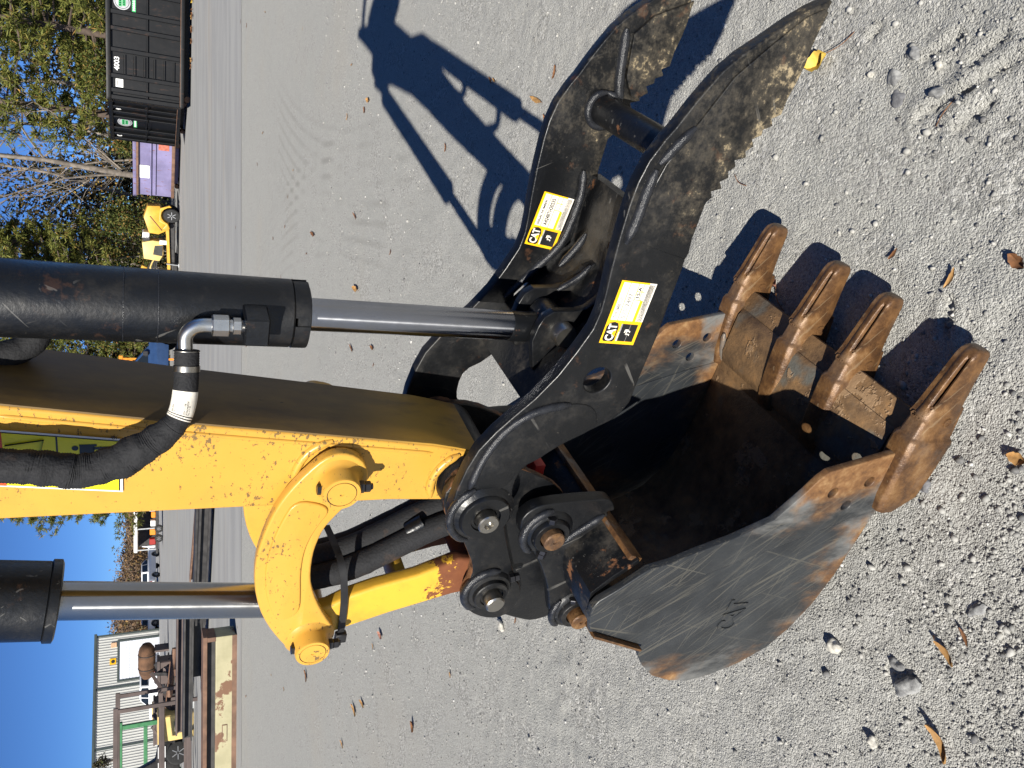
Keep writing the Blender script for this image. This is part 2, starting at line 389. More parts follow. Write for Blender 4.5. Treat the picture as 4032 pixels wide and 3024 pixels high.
def axis_steps(lo, f0, f1, hi, d, g):
    a = list(np.arange(f0, f1, d)); s = d; x = f1; r = []
    while x < hi: r.append(x); s *= g; x += s
    r.append(hi); l = []; s = d; x = f0 - d
    while x > lo: l.append(x); s *= g; x -= s
    l.append(lo)
    return list(reversed(l)) + a + r
def mk_gravel():
    t = NT('crushed_stone_gravel'); pos = t.n('ShaderNodeNewGeometry').outputs['Position']
    va = t.n('ShaderNodeTexVoronoi'); t.l(pos, va.inputs['Vector']); va.inputs['Scale'].default_value = 290
    vb = t.n('ShaderNodeTexVoronoi'); t.l(pos, vb.inputs['Vector']); vb.inputs['Scale'].default_value = 125
    s1 = t.xyz(va.outputs['Color'])[0]; s2 = t.xyz(vb.outputs['Color'])[0]; d1 = va.outputs['Distance']; d2 = vb.outputs['Distance']
    n0 = t.noise(.45, 3, .6, pos); n1 = t.noise(3.2, 4, .62, pos); n2 = t.noise(38, 3, .7, pos)
    base = t.mix(t.ramp(n1, .3, .7), (.322, .320, .295), (.388, .382, .354))
    base = t.mix(t.math('MULTIPLY', t.ramp(n0, .52, .70), .35), base, (.40, .345, .27))
    c = t.mix(.5, base, t.colramp(s1, [(0, (.10, .10, .10)), (.18, (.25, .245, .23)), (.6, (.37, .365, .335)), (.92, (.47, .46, .43)), (1, (.62, .61, .58))]))
    patch = t.ramp(n1, .46, .62)
    c = t.mix(t.math('MULTIPLY', patch, .55), c, t.colramp(s2, [(0, (.075, .075, .075)), (.22, (.20, .197, .18)), (.7, (.38, .37, .34)), (1, (.60, .59, .56))]))
    xyz = t.xyz(pos); tr = None     # swept tyre tracks: two concentric families, groove shade drawn as darker colour
    for cx, cy, r0, r1, fq in ((-16.1, 9.9, 17.3, 18.75, 42), (14.5, 3.2, 12.6, 14.0, 40)):
        dx = t.math('SUBTRACT', xyz[0], cx); dy = t.math('SUBTRACT', xyz[1], cy)
        rr = t.math('SQRT', t.math('ADD', t.math('MULTIPLY', dx, dx), t.math('MULTIPLY', dy, dy)))
        band = t.math('MULTIPLY', t.ramp(rr, r0, r0 + .3), t.ramp(rr, r1 - .3, r1, 1, 0))
        w = t.math('MULTIPLY', t.math('SINE', t.math('MULTIPLY', t.math('ADD', rr, t.math('MULTIPLY', n1, .02)), fq)), band)
        tr = w if tr is None else t.math('ADD', tr, w)
    tr = t.math('MULTIPLY', t.math('MULTIPLY', tr, t.ramp(n0, .40, .56)), t.math('MULTIPLY', t.ramp(xyz[1], 2.6, 3.6), t.ramp(xyz[1], 9, 13, 1, 0)))
    c = t.mix(t.math('MAXIMUM', t.math('MULTIPLY', tr, .42), 0), c, (.24, .235, .215))
    h = t.math('ADD', t.math('MULTIPLY', d1, -.6), t.math('ADD', t.math('MULTIPLY', n2, 1.0), t.math('MULTIPLY', d2, -.6)))
    return t.set(c, .9, 0, t.bump(h, .8, .0048), .2)
MAT['gravel'] = mk_gravel()
xs = axis_steps(-420, -1.5, 1.7, 420, .0155, 1.055); ys = axis_steps(-60, .8, 3.3, 900, .0135, 1.05)
gv = [(x, y, ground_height(x, y)) for y in ys for x in xs]; nx = len(xs)
gf = [(j * nx + i, j * nx + i + 1, (j + 1) * nx + i + 1, (j + 1) * nx + i) for j in range(len(ys) - 1) for i in range(nx - 1)]
ground = mesh_obj('ground', gv, gf, MAT['gravel'], None, 180); ground['kind'] = 'structure'
def mk_road():
    t = NT('worn_asphalt'); pos = t.n('ShaderNodeNewGeometry').outputs['Position']
    n = t.noise(1.2, 5, .6, t.map(scale=(.25, 1, 1), vec=pos)); n2 = t.noise(60, 4, .7, pos)
    c = t.mix(t.ramp(n, .35, .65), (.235, .235, .235), (.30, .298, .29)); c = t.mix(t.math('MULTIPLY', t.ramp(n2, .3, .7), .4), c, (.36, .355, .34))
    c = t.mix(t.math('MULTIPLY', t.ramp(t.noise(.35, 4, .6, t.map(scale=(.12, 1, 1), vec=pos)), .56, .7), .3), c, (.34, .27, .19))
    return t.set(c, .85, 0, t.bump(n2, .35, .006), .25)
MAT['road'] = mk_road()
m = MB()
N = 60
rv = []; rf = []
for i in range(N + 1):
    x = -70 + 140 * i / N; w = .05 * mnoise.noise((x * .9, 0, 3)) + .03 * mnoise.noise((x * 4, 2, 3))
    rv += [(x, 14.75 + w, .004), (x, 27, .006), (x, 60, .008), (x, 160, .012)]
for i in range(N):
    for k in range(3): rf.append((i * 4 + k, i * 4 + 4 + k, i * 4 + 5 + k, i * 4 + 1 + k))
road = mesh_obj('road', rv, rf, MAT['road'], None, 180); road['kind'] = 'structure'

# loose chips of gravel: far too many to count
def mk_stone(name):
    t = NT(name); ri = t.n('ShaderNodeNewGeometry').outputs['Random Per Island']
    c = t.colramp(ri, [(0, (.09, .09, .092)), (.2, (.19, .188, .18)), (.6, (.31, .305, .28)), (.95, (.41, .40, .37)), (1, (.55, .54, .51))])
    c = t.mix(t.math('MULTIPLY', t.ramp(t.noise(160, 3), .4, .7), .4), c, (.24, .23, .21))
    return t.set(c, .8, 0, None, .3)
MAT['stone'] = mk_stone('gravel_chip_stone')
def rock_shape(seed, sub=1):
    bm = bmesh.new(); bmesh.ops.create_icosphere(bm, subdivisions=sub, radius=1)
    for v in bm.verts:
        k = 1 + .55 * mnoise.noise(v.co * 1.1 + Vector((seed * 3.7, seed, 2)))
        v.co *= k
    v = np.array([p.co[:] for p in bm.verts]); f = np.array([[q.index for q in p.verts] for p in bm.faces]); bm.free()
    return v, f
rng = np.random.default_rng(5)
shapes = [rock_shape(i) for i in range(8)]
NV, NF = len(shapes[0][0]), len(shapes[0][1]); NS = 34000
allv = np.empty((NS, NV, 3)); allf = np.empty((NS, NF, 3), int)
cnt = 0
while cnt < NS:
    y = .82 * math.exp(rng.random() * math.log(9.5)); x = (rng.random() - .5) * 1.25 * (y + .45)
    dens = .42 + .5 * mnoise.noise((x * 1.6, y * 1.6, 7.7)) + (.25 if x < -.2 else 0)
    if rng.random() > dens: continue
    coarse = mnoise.noise((x * .9 + 3, y * .9, 4.4)) + (.25 if y < 1.7 else 0) + (.2 if x < -.3 else 0)
    r = min(.012, max(.0014, .0018 * (1.35 if coarse > .22 and rng.random() < .45 else 1) * math.exp(rng.normal() * .58))) * (1 + .09 * max(0, y - 1.5))
    v, f = shapes[rng.integers(8)]; a = rng.random() * 6.28; b = rng.random() * 6.28
    Rz = np.array([[math.cos(a), -math.sin(a), 0], [math.sin(a), math.cos(a), 0], [0, 0, 1]]); Rx = np.array([[1, 0, 0], [0, math.cos(b), -math.sin(b)], [0, math.sin(b), math.cos(b)]])
    w = (v * [1, .8, .62]) @ (Rx.T if rng.random() < .3 else np.eye(3)) @ Rz.T * r
    allv[cnt] = w + [x, y, ground_height(x, y) + r * .22]; allf[cnt] = f + cnt * NV; cnt += 1
me = bpy.data.meshes.new('gravel_chips'); me.vertices.add(NS * NV); me.vertices.foreach_set('co', allv.ravel())
me.loops.add(NS * NF * 3); me.loops.foreach_set('vertex_index', allf.ravel().astype(np.int32))
me.polygons.add(NS * NF); me.polygons.foreach_set('loop_start', np.arange(0, NS * NF * 3, 3, dtype=np.int32)); me.polygons.foreach_set('loop_total', np.full(NS * NF, 3, np.int32))
me.materials.append(MAT['stone']); me.update(calc_edges=True); me.validate()
tag(link(bpy.data.objects.new('gravel_chips', me)), 'loose chips of crushed grey stone strewn over the yard', 'gravel', None, 'stuff')


# ================================================================ the excavator arm.  Machine frame: x forward of the arm, y along the pins, z up
EXC = empty('excavator', (.6575, 1.0234, 0), math.atan2(-.5405, .8413))
tag(EXC, 'yellow excavator arm with black hydraulic thumb and rusty toothed bucket', 'excavator')
def part(name): 
    o = bpy.data.objects.new(name, None); o.empty_display_size = .05; return link(o, EXC)
def bead(name, pts, r, parent, mat=None, y=None, it=2):
    """a weld bead: slightly lumpy half round"""
    p = smooth_path([(a[0], y, a[1]) if y is not None else a for a in pts], it)
    # resample
    L = [0]
    for a, b in zip(p, p[1:]): L.append(L[-1] + (b - a).length)
    n = max(6, int(L[-1] / .006)); q = []; k = 0
    for i in range(n + 1):
        d = L[-1] * i / n
        while k < len(p) - 2 and L[k + 1] < d: k += 1
        u = (d - L[k]) / max(1e-9, L[k + 1] - L[k]); q.append(p[k].lerp(p[k + 1], u))
    rr = [r * (1 + .05 * mnoise.noise((i * .9, r * 900, 1)) + .07 * mnoise.noise((i * .22, r * 500, 7))) * (min(1, .45 + min(i, n - i) * .22)) for i in range(n + 1)]
    return MB().tube(q, rr, 12).build(name, mat or MAT['weld'], parent, 60)
def hexbolt(mb, p, ax, r, h, m=0):
    p = Vector(p); mb.lathe(p, ax, [(0, r), (h * .85, r), (h, r * .86)], 6, m)

# ---------------- stick
stick_poly = [(-.762, 1.8), (-.803, 1.54), (-.841, 1.27), (-.857, 1.16), (-.867, 1.09), (-.878, 1.04), (-.893, .985), (-.925, .94), (-.965, .928), (-1.0, .945), (-1.018, .985), (-1.008, 1.05), (-.999, 1.16), (-.993, 1.46), (-.985, 1.81), (-.962, 2.1), (-.955, 2.4), (-1.0, 2.7), (-1.08, 2.88), (-1.04, 2.97), (-.92, 3.0), (-.89, 3.2), (-.88, 3.33), (-.80, 3.33), (-.72, 3.13), (-.62, 2.98), (-.60, 2.7), (-.625, 2.45), (-.56, 2.3), (-.57, 2.24), (-.66, 2.2)]
stick = plate('stick', stick_poly, [], -.09, .09, MAT['yellow'], EXC, .006, 3)
bead('flange_seam', [(-.780, 1.8), (-.821, 1.54), (-.859, 1.27), (-.873, 1.17), (-.884, 1.09)], .0042, stick, MAT['yellow'], -.0895)
bead('boss_weld', [(-.935, 1.352), (-.905, 1.349), (-.875, 1.336), (-.856, 1.315), (-.846, 1.29)], .008, stick, MAT['yellow'], -.090)
bead('nose_weld', [(-.890, 1.032), (-.905, 1.058), (-.935, 1.077), (-.965, 1.082), (-.996, 1.074)], .009, stick, MAT['yellow_worn'], -.091)
mb = MB().lathe((-.957, -.105, 1.0), (0, 1, 0), [(0, .060), (.015, .068), (.195, .068), (.21, .060)], 40)
mb.build('end_boss', MAT['black'], stick)
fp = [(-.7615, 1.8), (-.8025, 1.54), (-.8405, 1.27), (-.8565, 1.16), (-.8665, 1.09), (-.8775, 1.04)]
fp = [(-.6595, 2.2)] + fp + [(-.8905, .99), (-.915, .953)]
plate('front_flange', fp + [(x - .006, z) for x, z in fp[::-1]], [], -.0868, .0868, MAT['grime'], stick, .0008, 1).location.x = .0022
# warning decal on the near side, half hidden by the hose
mb = MB()
def quad(mb, x0, x1, z0, z1, y, m, lean=.143): 
    mb.add([(x0 + lean * (z - 1.72), y, z) for x0, z in ((x0, z0), (x1, z0), (x1, z1), (x0, z1))], [(0, 1, 2, 3)], m)
quad(mb, -.925, -.8145, 1.632, 1.93, -.0935, 0); quad(mb, -.922, -.818, 1.636, 1.926, -.0940, 2); quad(mb, -.9205, -.8195, 1.638, 1.924, -.0945, 1)
quad(mb, -.922, -.818, 1.722, 1.7245, -.0950, 2); quad(mb, -.922, -.818, 1.795, 1.926, -.0950, 3)
for seg in (((-.826, 1.740), (-.900, 1.758)), ((-.826, 1.740), (-.842, 1.792))):
    (xa, za), (xb, zb) = seg; mb.bar((xa + .143 * (za - 1.72), -.0952, za), (xb + .143 * (zb - 1.72), -.0952, zb), .0002, .0055, 2, (0, 1, 0))
def decal_shape(pts, y=-.0952): mb.add([(x, y, z) for x, z in pts], [tuple(range(len(pts)))], 2)
decal_shape(circle(-.8415, 1.6985, .0048, 14))
for xa, xb, za, zb in ((-.858, -.838, 1.6935 - .022, 1.6925), (-.8385, -.8345, 1.668, 1.6925), (-.862, -.8585, 1.668, 1.6925), (-.8455, -.840, 1.648, 1.674), (-.8555, -.850, 1.648, 1.674)):
    decal_shape([(xa, za), (xb, za), (xb, zb), (xa, zb)])
put_text(mb, '18', .007, .006, Matrix(((0, 1, 0, -.826), (0, 0, 1, -.0953), (1, 0, 0, 1.6395), (0, 0, 0, 1))), 2)
mb.build('warning_decal', [MAT['white_plastic'], MAT['warn_yellow'], MAT['lab_black'], MAT['warn_red']], stick, 0)

# ---------------- boom and its cylinder, out of the picture but throwing the long shadow
boom_poly = [(-.80, 3.10), (-.76, 2.93), (-.66, 2.84), (-.5, 2.79), (.3, 2.78), (1.2, 2.38), (2.3, 1.25), (2.45, 1.22), (2.58, 1.35), (1.5, 2.78), (.4, 3.16), (-.5, 3.10), (-.7, 3.16)]
boom = plate('boom', boom_poly, [], -.115, .115, MAT['yellow'], EXC, .008, 2)
bc = MB().tube([(-.84, 0, 3.29), (-.30, 0, 3.37)], .028, 20).tube([(-.30, 0, 3.37), (.70, 0, 3.50)], .055, 28).build('stick_cylinder', MAT['black_cyl'], EXC)
MB().box(.62, .74, -.03, .03, 3.05, 3.5).build('cylinder_bracket', MAT['yellow'], boom, 35, .005)

# ---------------- thumb cylinder
def cyl_axis(z): return -.6365 + (z - 1.34) * .0175
tc = MB()
tc.lathe((cyl_axis(1.372), 0, 1.372), (.0175, 0, 1), [(0, .0565), (.003, .0590), (.83, .0590), (.835, .055)], 64)
tcyl = tc.build('thumb_cylinder', MAT['black_cyl'], EXC)
for z in (1.629, 1.580): MB().lathe((cyl_axis(z), 0, z), (.0175, 0, 1), [(-.0012, .0588), (-.0006, .0597), (.0006, .0597), (.0012, .0588)], 64).build('weld_seam', MAT['weld'], tcyl)
gl = MB()
gl.lathe((cyl_axis(1.345), 0, 1.345), (.0175, 0, 1), [(-.001, .031), (-.001, .050), (.002, .0565), (.0225, .0565)], 64)
for k in range(4):   # castellated collar
    a0 = .35 + k * math.pi / 2
    pts = [(cyl_axis(1.35) + .0592 * math.cos(a0 + j * .165), .0592 * math.sin(a0 + j * .165)) for j in range(9)]; inn = [(cyl_axis(1.35) + .054 * math.cos(a0 + j * .165), .054 * math.sin(a0 + j * .165)) for j in range(9)]
    ring = pts + inn[::-1]; n = len(ring)
    v = [(x, y, 1.3465) for x, y in ring] + [(x, y, 1.3715) for x, y in ring]
    gl.add(v, [(i, i + 1, 16 - i, 17 - i) for i in range(8)] + [(n + i, n + 17 - i, n + 16 - i, n + i + 1) for i in range(8)] + [(i, n + i, n + (i + 1) % n, (i + 1) % n) for i in range(n)])
gl.build('gland_nut', MAT['black_cyl'], tcyl)
MB().tube([(cyl_axis(1.345), 0, 1.345), (-.6445, 0, .93)], .0292, 48).build('piston_rod', MAT['chrome'], tcyl)
re = MB().tube([(-.6442, 0, .955), (-.6448, 0, .948), (-.6455, 0, .915), (-.640, 0, .88)], [.0290, .0305, .0305, .028], 32)
re.lathe((-.628, -.033, .868), (0, 1, 0), [(0, .030), (.004, .034), (.062, .034), (.066, .030)], 36)
re.build('rod_end', MAT['black_rusty'], tcyl)
pb = MB().box(-.646, -.598, -.101, -.045, 1.4185, 1.4565, ch=.0025); pb.build('port_block', MAT['black_cyl'], tcyl)
fx, fy = -.619, -.083
ft = MB()
ft.lathe((fx, fy, 1.456), (0, 0, 1), [(0, .0095), (.005, .0105), (.005, .0105)], 20); ft.lathe((fx, fy, 1.4605), (0, 0, 1), [(0, .0122), (.001, .0132), (.012, .0132), (.013, .0122)], 6)
ft.lathe((fx, fy, 1.4735), (0, 0, 1), [(0, .0105), (.005, .0105)], 20); ft.lathe((fx, fy, 1.4785), (0, 0, 1), [(0, .0155), (.0015, .0168), (.024, .0168), (.0262, .0150)], 6)
ft.tube(smooth_path([(fx, fy, 1.503), (fx, fy, 1.518), (fx - .003, fy - .002, 1.532), (fx - .014, fy - .006, 1.542), (fx - .026, fy - .011, 1.543), (fx - .046, fy - .018, 1.541)], 2), .0112, 24)
ft.build('elbow_fitting', MAT['zinc'], tcyl)

# ---------------- hose with its sleeve
hp = smooth_path([(-.655, -.099, 1.540), (-.684, -.112, 1.540), (-.710, -.126, 1.541), (-.735, -.140, 1.545), (-.755, -.150, 1.553), (-.776, -.156, 1.572), (-.806, -.160, 1.614), (-.828, -.162, 1.654), (-.837, -.162, 1.686), (-.829, -.162, 1.717), (-.824, -.160, 1.754), (-.821, -.158, 1.80), (-.80, -.14, 1.95), (-.765, -.121, 2.12), (-.72, -.08, 2.28), (-.69, .0, 2.42)], 3)
L = [0]
for a, b in zip(hp, hp[1:]): L.append(L[-1] + (b - a).length)
nr = int(L[-1] / .0019); q = []; rr = []; k = 0
for i in range(nr + 1):
    d = L[-1] * i / nr
    while k < len(hp) - 2 and L[k + 1] < d: k += 1
    p = hp[k].lerp(hp[k + 1], (d - L[k]) / (L[k + 1] - L[k]))
    base = .0182 if d < .062 else (.0178 if d < .115 else .0178 + min(1, (d - .115) / .06) * .0082)
    lump = 0 if d < .1 else .0028 * mnoise.noise((d * 26, 3, 1)) + .0016 * mnoise.noise((d * 70, 5, 2))
    if d > .12: p = p + Vector((.0035 * mnoise.noise((d * 21, 9, 4)), .002 * mnoise.noise((d * 30, 1, 8)), .0035 * mnoise.noise((d * 24, 6, 6))))
    q.append(p); rr.append(base + lump + (.00055 if i % 2 else -.00035))
hm = MB().tube(q, rr, 28)
# crumple the cloth sleeve
for i, vv in enumerate(hm.v):
    ring = i // 28
    if ring < len(q):
        d = L[-1] * ring / nr
        if d > .118:
            c = q[ring]; w = Vector(vv) - c; s_ = 1 + .13 * mnoise.noise((vv[0] * 42, vv[1] * 42, vv[2] * 42)) + .07 * mnoise.noise((vv[0] * 110, vv[1] * 110, vv[2] * 60))
            hm.v[i] = tuple(c + w * s_)
hose = hm.build('hydraulic_hose', MAT['hose'], EXC, 60)
def along(d):
    k = 0
    while k < len(hp) - 2 and L[k + 1] < d: k += 1
    return hp[k].lerp(hp[k + 1], (d - L[k]) / (L[k + 1] - L[k]))
MB().tube([along(.0 + t * .001) for t in (0, 1, 2)], [.013, .0195, .0195], 28).build('end_ring', MAT['steel'], hose)
MB().tube([along(.0245), along(.0285), along(.0335)], [.0197, .0199, .0197], 32).build('band_clamp', MAT['steel'], hose)
sl = MB().tube([along(.064 + .0062 * t) for t in range(8)], .0187, 40, 0)
for lines in (('389-894', .0125, .0035, .10), ('CAT', .006, .0035, .30), ('2024-11-19B', .017, .003, 1.08), ('U0506624469Z247', .021, .003, 1.28), ('Gas LV 01', .014, .003, 1.46)):
    body, w, h, ang = lines
    v, f = text_mesh(body, 1); x0 = min(p.x for p in v); x1 = max(p.x for p in v); y0 = min(p.y for p in v); y1 = max(p.y for p in v)
    out = []
    for p in v:
        d = .1035 - .0042 - (p.x - x0) / (x1 - x0) * w; a = -1.0 + ang - (p.y - y0) / (y1 - y0) * h / .0187
        c = along(d); t_ = (along(d + .002) - along(d - .002)).normalized(); u_ = t_.cross(Vector((0, -1, 0))).normalized(); w_ = u_.cross(t_)
        nv = Vector((0, -1, 0)); nv = (nv - t_ * nv.dot(t_)).normalized(); u_ = t_.cross(nv)
        out.append(c + (nv * math.cos(a) + u_ * -math.sin(a)) * .01885)
    sl.add(out, f, 1)
sl.build('sleeve_label', [MAT['lab_white'], MAT['lab_black']], hose, 60)
# second hose at the back of the thumb cylinder
h2 = smooth_path([(-.645, .055, 1.810), (-.672, .06, 1.775), (-.700, .06, 1.752), (-.730, .055, 1.756), (-.752, .04, 1.79), (-.750, .03, 1.87), (-.72, .02, 2.0)], 3)
MB().tube(h2, [.021 + .0006 * (i % 2) + .002 * mnoise.noise((i * .3, 1, 1)) for i in range(len(h2))], 20).build('hydraulic_hose', MAT['hose'], EXC, 60)
h3_unused = ([(-.64, .075, 1.49), (-.665, .09, 1.50), (-.70, .09, 1.49), (-.745, .08, 1.50), (-.775, .05, 1.56), (-.765, .03, 1.75)], 3)

# ---------------- bucket cylinder
def bx(z): return -1.277 + (z - 1.753) * .1694
bcy = MB().lathe((bx(1.765), 0, 1.765), (.1694, 0, 1), [(0, .070), (.004, .0745), (.98, .0745), (1.0, .06)], 64).build('bucket_cylinder', MAT['black_cyl'], EXC)
MB().lathe((bx(1.748), 0, 1.748), (.1694, 0, 1), [(0, .040), (0, .072), (.003, .0785), (.018, .0785), (.020, .0745)], 64).build('gland_nut', MAT['black_cyl'], bcy)
MB().tube([(bx(1.76), 0, 1.76), (bx(1.30), 0, 1.30)], .0372, 48).build('piston_rod', MAT['chrome_dirty'], bcy)
MB().lathe((bx(1.285), -.045, 1.285), (0, 1, 0), [(0, .044), (.003, .048), (.087, .048), (.09, .044)], 36).build('rod_end', MAT['yellow'], bcy)
MB().box(-1.115, -1.03, -.03, .03, 2.70, 2.93).build('end_clevis', MAT['black_cyl'], bcy, 35, .004)

# ---------------- guide links (banana shaped), one each side of the stick
g_out = [(-.908, 1.222), (-.878, 1.231), (-.859, 1.251), (-.851, 1.277), (-.856, 1.301), (-.875, 1.323), (-.913, 1.352), (-.954, 1.376), (-.994, 1.391), (-1.054, 1.405), (-1.106, 1.411), (-1.17, 1.408), (-1.232, 1.395), (-1.281, 1.376), (-1.326, 1.352), (-1.366, 1.326), (-1.386, 1.302), (-1.389, 1.278), (-1.376, 1.253), (-1.35, 1.238), (-1.313, 1.240), (-1.276, 1.261), (-1.229, 1.283), (-1.18, 1.299), (-1.143, 1.304), (-1.096, 1.304), (-1.067, 1.3), (-1.032, 1.291), (-1.005, 1.275), (-.984, 1.26), (-.955, 1.235), (-.93, 1.224)]
g_pan = [(-.952, 1.352), (-1.0, 1.372), (-1.056, 1.386), (-1.11, 1.392), (-1.17, 1.389), (-1.225, 1.377), (-1.268, 1.358), (-1.262, 1.330), (-1.245, 1.315), (-1.19, 1.319), (-1.145, 1.324), (-1.09, 1.324), (-1.05, 1.316), (-1.015, 1.302), (-.985, 1.285), (-.965, 1.30)]
PE, PF = (-.912, 1.279), (-1.337, 1.286)
for sg in (-1, 1):
    gl_ = plate('guide_link', smooth_poly(g_out, 1), [], min(sg * .100, sg * .1235), max(sg * .100, sg * .1235), MAT['yellow'], EXC, .005, 3)
    plate('raised_panel', smooth_poly(g_pan, 2), [], min(sg * .118, sg * .1285), max(sg * .118, sg * .1285), MAT['yellow_worn'], gl_, .004, 3)
    for (x, z), nm in ((PE, 'e'), (PF, 'f')):
        b = MB().lathe((x, sg * .096, z), (0, sg, 0), [(0, .052), (.024, .052), (.032, .041), (.040, .0365), (.066, .0352), (.0690, .0335), (.0690, .0275), (.0672, .0268), (.0672, .0262), (.0690, .0255), (.0690, .0035), (.0675, .003), (.0675, 0.0005)], 48)
        b.build('pin_boss', MAT['yellow_worn'] if nm == 'f' else MAT['yellow'], gl_)
        MB().lathe((x, sg * (.096 + .0674), z), (0, sg, 0), [(0, .0275), (.0006, .0272), (.0006, .0256), (0, .0254)], 48).build('groove_ring', MAT['lab_black'], gl_, 35)  # thin black ring laid in the groove of the boss
        y = sg * .146; bl = MB(); hexbolt(bl, (x, y, z + .032), (0, 0, 1), .0105, .010); bl.build('bolt_head', MAT['bolt'], gl_, 30)
        bl = MB(); hexbolt(bl, (x, y, z - .032), (0, 0, -1), .0118, .013); bl.build('nut', MAT['bolt'], gl_, 30)
        bl = MB(); hexbolt(bl, (x, y, z - .0455), (0, 0, -1), .0105, .011); bl.tube([(x, y, z - .055), (x, y, z - .060)], .006, 12); bl.build('lock_nut', MAT['bolt'], gl_, 30)

# ---------------- power link
PD, PC = (-1.237, .906), (-.960, 1.002)
pl_poly = [(-1.30, 1.325), (-1.365, 1.325), (-1.385, 1.285), (-1.356, 1.197), (-1.328, 1.107), (-1.293, .968), (-1.284, .9), (-1.258, .862), (-1.215, .865), (-1.192, .905), (-1.183, .972), (-1.221, 1.064), (-1.240, 1.151), (-1.259, 1.206), (-1.284, 1.25)]
plk = part('power_link')
for sg in (-1, 1): plate('arm', pl_poly, [], min(sg * .058, sg * .094), max(sg * .058, sg * .094), MAT['yellow_link'], plk, .009, 3)
MB().box(-1.30, -1.235, -.06, .06, 1.075, 1.10).build('cross_web', MAT['yellow_link'], plk, 35, .004)
MB().tube([(PD[0], -.09, PD[1]), (PD[0], .09, PD[1])], .045, 32).build('lower_hub', MAT['yellow_link'], plk)
# hydraulic lines of the coupler, tied to the link
for k, (dy, dx, r) in enumerate(((-.034, -.030, .027), (.010, -.016, .027), (.042, -.022, .020))):
    pp = smooth_path([(-1.235 + dx, dy, 1.36), (-1.225 + dx, dy, 1.28), (-1.205 + dx, dy - .004, 1.20), (-1.165 + dx, dy, 1.12), (-1.115 + dx, dy, 1.04), (-1.09 + dx, dy, .98)], 3)
    MB().tube(pp, [r * (1 + .07 * mnoise.noise((i * .5, k, 2))) for i in range(len(pp))], 18).build('coupler_hose', MAT['hose'], EXC, 60)
MB().tube([(-1.150, -.025, 1.077), (-1.139, -.026, 1.064), (-1.126, -.026, 1.046)], .0188, 20).build('hose_clamp', MAT['black_rusty'], EXC)
# cable tie round the link
ct = MB(); zt = 1.226
loop = [(-1.164, .03, zt + .018), (-1.160, -.050, zt + .010), (-1.168, -.085, zt + .006), (-1.20, -.099, zt), (-1.26, -.1, zt - .008), (-1.335, -.100, zt - .012), (-1.368, -.096, zt - .014)]
lp = smooth_path(loop, 2)
for a, b in zip(lp, lp[1:]): ct.bar(a, b + (b - a) * .15, .0105, .0022, 0, (0, -1, 0) if True else None)
ct.v, ct.f, ct.m = [], [], []
v = []
for p in lp: v += [p + Vector((0, 0, .0075)), p - Vector((0, 0, .0075)), p - Vector((0, .0025, .0075)), p + Vector((0, -.0025, .0075))]
n = len(lp)
f = [(4 * i + k, 4 * i + (k + 1) % 4, 4 * i + 4 + (k + 1) % 4, 4 * i + 4 + k) for i in range(n - 1) for k in range(4)] + [(0, 1, 2, 3), (4 * n - 1, 4 * n - 2, 4 * n - 3, 4 * n - 4)]
ct.add(v, f); ct.box(-1.388, -1.362, -.108, -.092, zt - .026, zt - .002, ch=.002)
ct.build('cable_tie', MAT['rubber'], EXC, 40)

# ---------------- coupler
cp_main = [(-.955, 1.062), (-1.02, 1.045), (-1.085, .992), (-1.15, .953), (-1.2, .951), (-1.262, .950), (-1.315, .915), (-1.345, .85), (-1.381, .778), (-1.393, .744), (-1.384, .699), (-1.35, .655), (-1.29, .650), (-1.2, .72), (-1.1, .755), (-1.02, .76), (-.97, .79), (-.93, .86), (-.9, .93), (-.895, 1.0), (-.91, 1.04)]
cp_dbl = [(-.955, 1.070), (-1.015, 1.052), (-1.074, 1.003), (-1.108, .985), (-1.144, .966), (-1.173, .957), (-1.2, .959), (-1.231, .966), (-1.255, .966), (-1.28, .955), (-1.308, .932), (-1.331, .896), (-1.340, .858), (-1.329, .836), (-1.295, .815), (-1.243, .822), (-1.214, .847), (-1.051, .914), (-.95, .945), (-.91, .97), (-.9, 1.01), (-.918, 1.05)]
cpl = part('coupler')
for sg in (-1, 1):
    plate('side_plate', smooth_poly(cp_main, 1), [], min(sg * .100, sg * .120), max(sg * .100, sg * .120), MAT['black_edge'], cpl, .004, 3)
    plate('doubler_plate', smooth_poly(cp_dbl, 1), [], min(sg * .119, sg * .1395), max(sg * .119, sg * .1395), MAT['black_edge'], cpl, .0025, 2)
    MB().lathe((PD[0], sg * .1385, PD[1]), (0, sg, 0), [(0, .056), (.006, .053), (.011, .049), (.013, .0415), (.022, .040), (.024, .038), (.024, .0275), (.020, .027)], 48).build('pin_boss', MAT['black'], cpl)
    bead('boss_weld', [(PD[0] + .058 * math.cos(a), PD[1] + .058 * math.sin(a)) for a in [x * .25 for x in range(-1, 12)]], .010, cpl, MAT['weld'], sg * .1415, 1)
    bl = MB(); hexbolt(bl, (-1.197, sg * .152, .868), (.2, 0, -1), .0105, .011); bl.build('nut', MAT['bolt'], cpl, 30)
    bl = MB(); hexbolt(bl, (-1.195, sg * .152, .8565), (.2, 0, -1), .0098, .011); bl.build('lock_nut', MAT['bolt'], cpl, 30)
MB().tube([(PD[0], -.189, PD[1]), (PD[0], -.186, PD[1]), (PD[0], .186, PD[1]), (PD[0], .189, PD[1])], [.0185, .0218, .0218, .0185], 40).build('link_pin', MAT['steel'], cpl)
MB().lathe((PC[0], -.226, PC[1]), (0, 1, 0), [(.009, .0005), (.008, .0085), (0, .0095), (0, .0195), (.0025, .0215), (.4495, .0215), (.452, .0195)], 40).build('stick_pin', MAT['steel'], cpl)
MB().box(-1.33, -1.03, -.099, .099, .775, .80).build('body_plate', MAT['black'], cpl, 35, .003)
